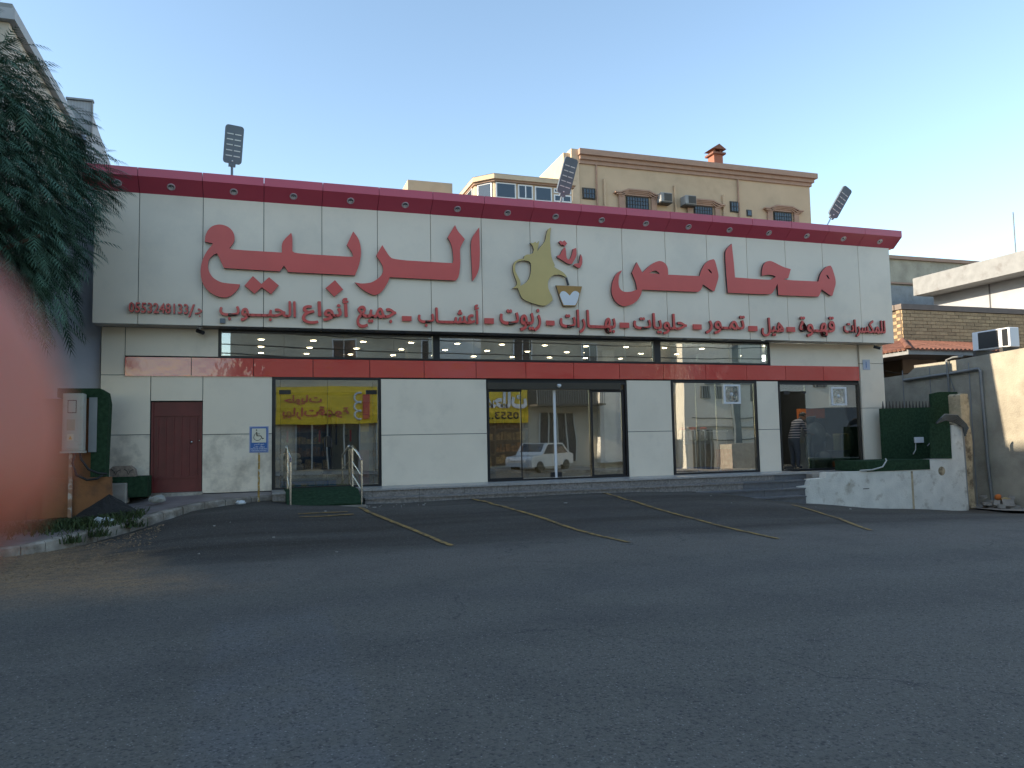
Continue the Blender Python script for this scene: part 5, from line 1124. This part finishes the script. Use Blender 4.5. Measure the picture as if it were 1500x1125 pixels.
# plastic bag / litter
def crumple(x, y, z, s_, m, label, name='plastic_bag', cat='litter', sd_=1):
    b = MB(); n, m_ = 10, 6; vs_ = []
    for j in range(m_ + 1):
        ph = -math.pi / 2 + math.pi * j / m_
        for i in range(n):
            th = 2 * math.pi * i / n; q = Vector((math.cos(th) * math.cos(ph), math.sin(th) * math.cos(ph), math.sin(ph)))
            r_ = s_ * (1 + .5 * noise.noise(q * 2.5 + Vector((sd_ * 3.1, 0, 0)))); vs_.append((x + q.x * r_ * 1.5, y + q.y * r_, z + (q.z * .7 + .6) * r_))
    b.add(vs_, [(j * n + i, j * n + (i + 1) % n, (j + 1) * n + (i + 1) % n, (j + 1) * n + i) for j in range(m_) for i in range(n)]); b.fix = True
    return b.build(name, m, loc=(x, y, z), label=label, cat=cat)
bagm = mat('bag_white', (.62, .65, .66), .4)
crumple(-2.62, -3.0, kz(-2.6), .11, bagm, 'crumpled white and blue plastic bag on the left pavement', sd_=2)
crumple(-1.95, -1.25, .5, .11, mat('bag_grey', (.35, .35, .32), .5), 'grey translucent plastic bag at the pavement before the red door', sd_=5)
crumple(-3.15, -2.8, kz(-3.1), .06, bagm, 'scrap of white plastic in the weeds by the cabinet', sd_=9)
crumple(-.35, -1.5, ground(-.35, -1.5) , .07, bagm, 'crumpled clear plastic bag at the kerb left of the parking sign', sd_=4)
# small scraps on the asphalt
b = MB(); rr = random.Random(11)
for k in range(30):
    x, y = rr.uniform(-2, 15), -8 + 6.3 * rr.random() ** .8
    if k < 14: x, y = rr.uniform(2.1, 3.4), rr.uniform(-2.6, -2.0)
    s_ = rr.uniform(.006, .02) if k % 9 else .04; a = rr.uniform(0, 3); u = Vector((math.cos(a), math.sin(a), 0)) * s_; v_ = Vector((-math.sin(a), math.cos(a), 0)) * s_ * rr.uniform(.3, .8); b.obox((x, y, rz(x, y) + .012), u, v_, Vector((0, 0, .006)))
b.build('paper_scraps', mat('scrap_paper', (.36, .35, .32), .8), kind='stuff')
b = MB(); rr = random.Random(12)
for k in range(1500):
    x = rr.uniform(-6.5, -1.6); y = -3.4 + (x + 2) * .9 - rr.random() ** 2 * 3.0
    if y > -3: continue
    s_ = rr.uniform(.004, .013); b.obox((x, y, rz(x, y) + .01), Vector((s_, 0, 0)), Vector((0, s_ * .7, 0)), Vector((0, 0, s_ * .5)))
b.build('gravel', mat('gravel_tan', (.27, .19, .12), .9, noise_amt=.4, noise_scale=20), kind='stuff')
# weeds
wg = mat('weed_green', (.045, .07, .02), .8, noise_amt=.4, noise_scale=4)
b = MB(); rr = random.Random(13)
def blade(x, y, z, h):
    a = rr.uniform(0, 6.28); d = Vector((math.cos(a), math.sin(a), 0)); s_ = Vector((-d.y, d.x, 0)) * rr.uniform(.006, .014); p = Vector((x, y, z)); q = p + d * h * .35 + Vector((0, 0, h * .7)); t_ = p + d * h * .8 + Vector((0, 0, h * .85))
    b.add([p - s_, p + s_, q + s_ * .8, q - s_ * .8, t_], [(0, 1, 2, 3), (3, 2, 4)])
for k in range(5200):
    x = rr.gauss(-3.25, .55); y = rr.gauss(-2.45, .5)
    if y > -1.65 or x > -2.0 or y < -4.4: continue
    blade(x, y, kz(x) + .0, rr.uniform(.06, .24))
for cx, cy in ((-2.55, -3.75), (-2.1, -3.1), (-2.9, -4.1), (-2.25, -.95)):
    for k in range(70): blade(cx + rr.gauss(0, .1), cy + rr.gauss(0, .07), kz(cx) - .12, rr.uniform(.06, .2))
b.build('weeds', wg, kind='stuff')

# ------------------------------------------------------------------ the tree
tree = thing('tree', (-5.6, -3.2, .1), 'dense feathery green tree hanging over the left end of the shop', 'tree')
b = MB(); rr = random.Random(21)
b.tube([(-5.6, -3.2, -.3), (-5.55, -3.15, 1.2), (-5.7, -3.2, 2.6), (-5.6, -3.1, 3.8)], .22, 10, r1=.15)
tips = []
for k in range(16):
    a = 6.28 * k / 16 + rr.uniform(-.2, .2); e = rr.uniform(.35, 1.3); L_ = rr.uniform(1.6, 3.1)
    p = Vector((-5.6, -3.1, 3.5 + rr.uniform(-.6, .4))); d = Vector((math.cos(a) * math.cos(e), math.sin(a) * math.cos(e), math.sin(e)))
    P = [p, p + d * L_ * .4, p + d * L_ * .75 + Vector((0, 0, .1)), p + d * L_ + Vector((math.cos(a) * .3, math.sin(a) * .3, 0))]
    b.tube(P, .08, 7, r1=.025); tips += P[1:]
b.build('trunk', M['bark'], tree)
leafm = mat('leaf_green', (.06, .13, .085), .75, noise_amt=.45, noise_scale=1.6)
def crown():
    b = MB(); c = Vector((-6.12, -3.3, 6.2))
    for k in range(16000):
        u = Vector((rr.gauss(0, 1), rr.gauss(0, 1), rr.gauss(0, 1))).normalized(); rad = (.45 + .55 * rr.random() ** .35)
        bumpy = 1 + .22 * noise.noise(u * 2.3) + .12 * noise.noise(u * 5.5)
        p = c + Vector((u.x * 3.2, u.y * 2.9, u.z * 2.95)) * rad * bumpy
        if p.z < 3.9 and u.z < -.8: continue
        frond(b, p, Vector((u.x, u.y, u.z * .3)), rr.uniform(.26, .5))
    for k in range(900):    # drooping sprays at the street-right edge
        p = Vector((-3.8 + rr.uniform(-.8, .58), -3.2 + rr.uniform(-1.2, 1.0), rr.uniform(3.8, 7.4)))
        frond(b, p, Vector((.7, rr.uniform(-.6, .4), -.8)), rr.uniform(.3, .6))
    return b
def frond(b, p, out, L_):
    d = (out.normalized() * rr.uniform(.6, 1) + Vector((rr.uniform(-.5, .5), rr.uniform(-.5, .5), rr.uniform(-.7, .2)))).normalized()
    s_ = d.cross(Vector((0, 0, 1))).normalized(); q = p; n = 7; seg = L_ / n
    for i in range(n):
        d2 = (d + Vector((0, 0, -.10 * i))).normalized(); q2 = q + d2 * seg; wdt = L_ * .26 * math.sin(math.pi * (i + .8) / (n + 1.2))
        for sg in (-1, 1):
            t_ = q2 + s_ * sg * wdt + d2 * seg * .9 + Vector((0, 0, -wdt * .35))
            b.add([q, q + d2 * seg * .55, t_], [(0, 1, 2)])
        q = q2
b = crown(); o = b.build('crown', leafm, tree)

# ------------------------------------------------------------------ across the street (seen mirrored in the glass)
op = thing('opposite_building', (14, -30, 0), 'long beige building across the street behind the camera', 'building')
YO = -26.5
b = MB(); b.box(-1.5, 26, -38, YO, -1.4, 10.6); b.build('wall', mat('opp_stucco', (.58, .51, .40), .9, noise_amt=.08, noise_scale=.6, dirt=((.25, .21, .16), .5, .5, .7, .5)), op)
b = MB(); b.box(26, 48, -40, YO + 1.5, -1.4, 11); b.build('annex_wall', mat('opp_pale', (.60, .57, .50), .9, noise_amt=.05), op)
for x, z, ww_, hh in ((4, 6.2, 1.4, 1.5), (9.2, 6.2, 1.4, 1.5), (15, 6.5, 1.2, 1.5), (19.5, 6.3, 1.2, 1.4), (22.5, 2.8, 1.1, 1.3), (13, 2.0, .1, .1)):
    b = MB(); b.box(x, x + ww_, YO, YO + .06, z, z + hh); w_ = b.build('window', M['white'], op); b = MB(); b.box(x + .07, x + ww_ / 2 - .03, YO + .06, YO + .075, z + .07, z + hh - .07); b.box(x + ww_ / 2 + .03, x + ww_ - .07, YO + .06, YO + .075, z + .07, z + hh - .07); b.build('pane', M['glass_dark'], w_)
for x, z in ((27.5, 5), (30, 5), (34, 5.2), (28, 8.5), (33, 8.5), (38, 5.2), (38, 8.5)):
    b = MB(); b.box(x, x + 1.2, YO + 1.5, YO + 1.57, z, z + 1.5); w_ = b.build('window', M['dgrey'], op); b = MB(); b.box(x + .08, x + 1.12, YO + 1.57, YO + 1.585, z + .08, z + 1.42); b.build('pane', M['glass_dark'], w_)
for x0, x1 in ((2.0, 5.5), (6.5, 9.5), (16.6, 19.0)):
    b = MB(); b.box(x0, x1, YO, YO + .05, .2, 3.3); b.build('shopfront', M['glass_dark'], op)
    for k in range(5): xx = x0 + (x1 - x0) * k / 4; b = MB(); b.box(xx - .04, xx + .04, YO + .05, YO + .1, .2, 3.3); b.build('shopfront_bar', M['inwall'], op)
b = MB(); b.box(10.2, 15.5, YO, YO + .06, .1, 3.2); b.build('roller_shutter', mat('shutter_brown', (.20, .12, .06), .6), op)
b = MB(); b.box(15.9, 20.4, YO + .02, YO + 1.6, 3.70, 3.82); b.box(15.9, 20.4, YO + .02, YO + .1, 3.82, 5.2); b.build('balcony', M['rust'], op)
for k in range(30): b = MB(); xx = 15.9 + k * .152; b.box(xx, xx + .03, YO + 1.55, YO + 1.6, 3.82, 4.9); b.build('balcony_bar', M['dgrey'], op)
dk = mat('opp_bluegrey', (.07, .09, .11), .8, noise_amt=.1)
b = MB(); b.box(34.2, 47, YO + 1.52, YO + 2.2, -1.2, 3.4); b.box(29.5, 30.0, YO + 1.52, YO + 1.8, -1, 10.5); b.build('blue_wall', dk, op)
for x, z, w1, h1 in ((27.2, 4.1, .7, .8), (28.3, 4.1, .7, .8), (31.0, 3.9, 1.6, 1.2), (26.5, -.6, 1.5, 2.6), (36, 4.9, 1.2, 1.2)):
    b = MB(); b.box(x, x + w1, YO + 1.5, YO + 1.56, z, z + h1); w_ = b.build('window', M['rust'], op); b = MB()
    for q in range(4): xx = x + w1 * (q + .5) / 4; b.box(xx - .03, xx + .03, YO + 1.56, YO + 1.6, z, z + h1)
    b.build('grille', M['dgrey'], w_)
b = MB(); b.box(26.2, 33.9, YO + 1.5, YO + 1.62, 2.15, 2.25); b.box(28.4, 33.5, YO + 1.5, YO + 3.0, -1, 1.15); b.build('ledge', M['conc'], op)
b = MB(); b.tube([(26.5, YO + 1.6, 2.9), (29, YO + 1.6, 2.75), (33.8, YO + 1.6, 2.95)], .03, 5); b.tube([(26.5, YO + 1.6, 1.5), (30, YO + 1.62, 1.35), (33.8, YO + 1.6, 1.5)], .03, 5); b.build('wall_cable', M['rubber'], op)
b = MB(); b.box(9.4, 12.3, YO + .02, YO + .4, -.1, 3.3); b.build('kiosk_front', mat('kiosk_tan', (.45, .30, .14), .7, noise_amt=.4, noise_scale=2), op)
b = MB(); b.box(20.5, 25.9, YO + .02, YO + .5, .1, 4.6); b.box(9.6, 12.8, YO + .02, YO + .35, 5.3, 10.5); b.build('bay_wall', mat('opp_white', (.62, .60, .55), .8), op)
b = MB(); b.box(-1.4, 9.2, YO + .02, YO + .9, 8.3, 8.7); b.box(13.2, 25.8, YO + .02, YO + .9, 8.3, 8.7); b.build('canopy', M['rust'], op)
for k, z in enumerate((6.4, 6.9, 7.6)):
    b = MB(); b.tube([(-12 + 3.2 * i, -21.2 - .3 * k, z - .6 * math.sin(math.pi * i / 20)) for i in range(21)], .03, 5); b.build('overhead_cable', M['rubber'], loc=(14, -21, z), label=('lowest', 'middle', 'highest')[k] + ' overhead cable strung along the far pavement behind the camera', cat='cable')
ys_ = thing('yellow_shop_sign', (8, YO + .3, 4), 'long yellow shop sign across the street behind the camera', 'shop sign')
b = MB(); b.box(.9, 15.8, YO + .05, YO + .3, 2.75, 4.85); b.build('board', M['yellow'], ys_)
word(ys_, 'محلات', 12.9, 15.75, 3.55, 4.75, YO + .3, .06, M['white'], 'word', .05, mirror=True)
word(ys_, '0553...', 13.0, 15.2, 2.95, 3.35, YO + .3, .03, M['black'], 'word', .02, mirror=True, arab=False)
word(ys_, 'قهوة', 3.2, 4.9, 3.05, 3.75, YO + .3, .04, M['letter'], 'word', .03, mirror=True)
word(ys_, 'بهارات', 1.2, 3.2, 3.0, 3.7, YO + .3, .04, M['letter'], 'word', .03, mirror=True)
word(ys_, 'حلويات', 1.3, 3.4, 3.85, 4.4, YO + .3, .04, M['letter'], 'word', .03, mirror=True)
b = MB()
for k in range(3): b.tube([(5.45 + .25 * math.cos(a), YO + .34, 3.25 + .5 * k + .25 * math.sin(a)) for a in [R(a_) for a_ in range(60, 301, 20)]], .06, 6)
b.build('emblem', M['white'], ys_); b = MB(); b.rbox(5.65, 6.05, YO + .3, YO + .4, 3.0, 4.4, .03); b.build('emblem_bar', M['letter'], ys_)
# parked white car across the street
cr = thing('parked_car', (15.2, -22.6, -.15), 'white car parked across the street behind the camera', 'car')
gz = ground(15.2, -12) + .0; cr.rotation_euler = (0, 0, R(-38))
prof = [(-2.2, .35), (-2.25, .75), (-2.1, .95), (-1.15, 1.05), (-.55, 1.62), (1.0, 1.66), (1.75, 1.12), (2.15, 1.02), (2.22, .4)]
b = MB(); b.prism([(15.2 + x * 1.0, gz + z) for x, z in prof], -23.5, -21.75); b.build('body', M['carw'], cr)
b = MB(); b.prism([(15.2 + x, gz + z) for x, z in [(-1.0, 1.08), (-.5, 1.55), (.15, 1.58), (.15, 1.08)]], -21.75, -21.735); b.prism([(15.2 + x, gz + z) for x, z in [(.22, 1.08), (.22, 1.58), (.95, 1.58), (1.5, 1.12)]], -21.75, -21.735); b.build('side_window', M['glass_dark'], cr)
b = MB(); b.add([(15.2 - 1.12, -21.9, gz + 1.07), (15.2 - 1.12, -23.35, gz + 1.07), (15.2 - .60, -23.3, gz + 1.6), (15.2 - .60, -21.95, gz + 1.6)], [(0, 1, 2, 3)]); b.build('windscreen', M['glass_dark'], cr)
for x in (-1.4, 1.35):
    for y in (-21.8, -23.4):
        b = MB(); b.lathe((15.2 + x, y, gz + .34), [(.001, -.1), (.2, -.1), (.34, -.09), (.34, .09), (.2, .1), (.001, .1)], 18, (0, 1, 0)); b.build('wheel', M['rubber'], cr)
for y in (-21.95, -23.3):
    b = MB(); b.rbox(12.96, 13.06, y - .15, y + .15, gz + .72, gz + .86, .01); b.build('headlight', M['led'], cr)
# unseen blocks added beyond the frame at left to keep the street in shade
for i, (x0, x1, y0, y1, h, lbl) in enumerate(((-48, -36, -26, -3, 23.5, 'tall ochre block added far to the left to shade the street'), (-34, -26, -6.5, 14, 20, 'ochre block added behind the pavement far left to shade the street'), (-60, -50, -60, -20, 24, 'pale block added beyond the far left street corner for shade'))):
    t = thing('shade_blocker', ((x0 + x1) / 2, (y0 + y1) / 2, 0), lbl, 'building')
    b = MB(); b.box(x0, x1, y0, y1, -1.4, h); b.build('wall', M['apt'], t)
    b = MB(); b.box(x0 - .3, x1 + .3, y0 - .3, y1 + .3, h, h + .4); b.build('cornice', M['trim'], t)
    n = int((y1 - y0) / 3)
    for f_ in range(int(h / 3.5)):
        for k in range(n):
            b = MB(); yy = y0 + 1 + k * 3; b.box(x1, x1 + .05, yy, yy + 1.2, 1 + f_ * 3.5, 2.5 + f_ * 3.5); b.build('window', M['glass_dark'], t)

# ------------------------------------------------------------------ the photographer's hand at the lens
hand = thing('person', CAM + RIGHT * -.09 + FWD * .035 + UP * -.02, 'out of focus reddish fingertip at the left edge of the picture', 'person')
def cp(x, y, z): return CAM + RIGHT * (x * .001) + FWD * (y * .001) + UP * (z * .001)     # millimetres right, forward, up of the lens
HB = Vector(ORG[hand.name])
hs = bpy.data.materials.new('skin_hand'); hs.use_nodes = True; p_ = hs.node_tree.nodes['Principled BSDF']
p_.inputs['Base Color'].default_value = (.62, .18, .11, 1); p_.inputs['Roughness'].default_value = .5
p_.inputs['Subsurface Weight'].default_value = .6; p_.inputs['Subsurface Radius'].default_value = (1, .3, .2); p_.inputs['Subsurface Scale'].default_value = .006
cen = -1.3
J = [(cp(-98, 44, -30), .024), (cp(-82, 42, -22), .019), (cp(-66, 40, -14), .0105), (cp(-48, 37, -12), .0100), (cp(-37, 36, -5.6), .0102), (cp(-27.9, 36, .2), .0092), (cp(-24.1, 36, 1.4), .0082)]
E_ = [(0, 1), (1, 2), (2, 3), (3, 4), (4, 5), (5, 6)]
for k, (dz, l_) in enumerate(((-20, 1.0), (-38, .95), (-54, .8))):
    i0 = len(J); J += [(cp(-84, 46, -20 + dz * .7), .014), (cp(-66 - 2 * k, 52, -12 + dz), .0095), (cp(-66 - 2 * k + 0, 60, -13 + dz), .0088), (cp(-78, 62, -14 + dz), .0078)]
    E_ += [(0, i0), (i0, i0 + 1), (i0 + 1, i0 + 2), (i0 + 2, i0 + 3)]
i0 = len(J); J += [(cp(-92, 28, -22), .014), (cp(-80, 10, -30), .0105), (cp(-70, -6, -38), .0095)]; E_ += [(0, i0), (i0, i0 + 1), (i0 + 1, i0 + 2)]
i0 = len(J); J += [(cp(-128, 46, -60), .025), (cp(-170, 40, -130), .027), (cp(-230, 10, -240), .036)]; E_ += [(0, i0), (i0, i0 + 1), (i0 + 1, i0 + 2)]
skin_body('hand', [(Vector(p), r) for p, r in J], E_, [hs], hand, tuple(HB), 2)
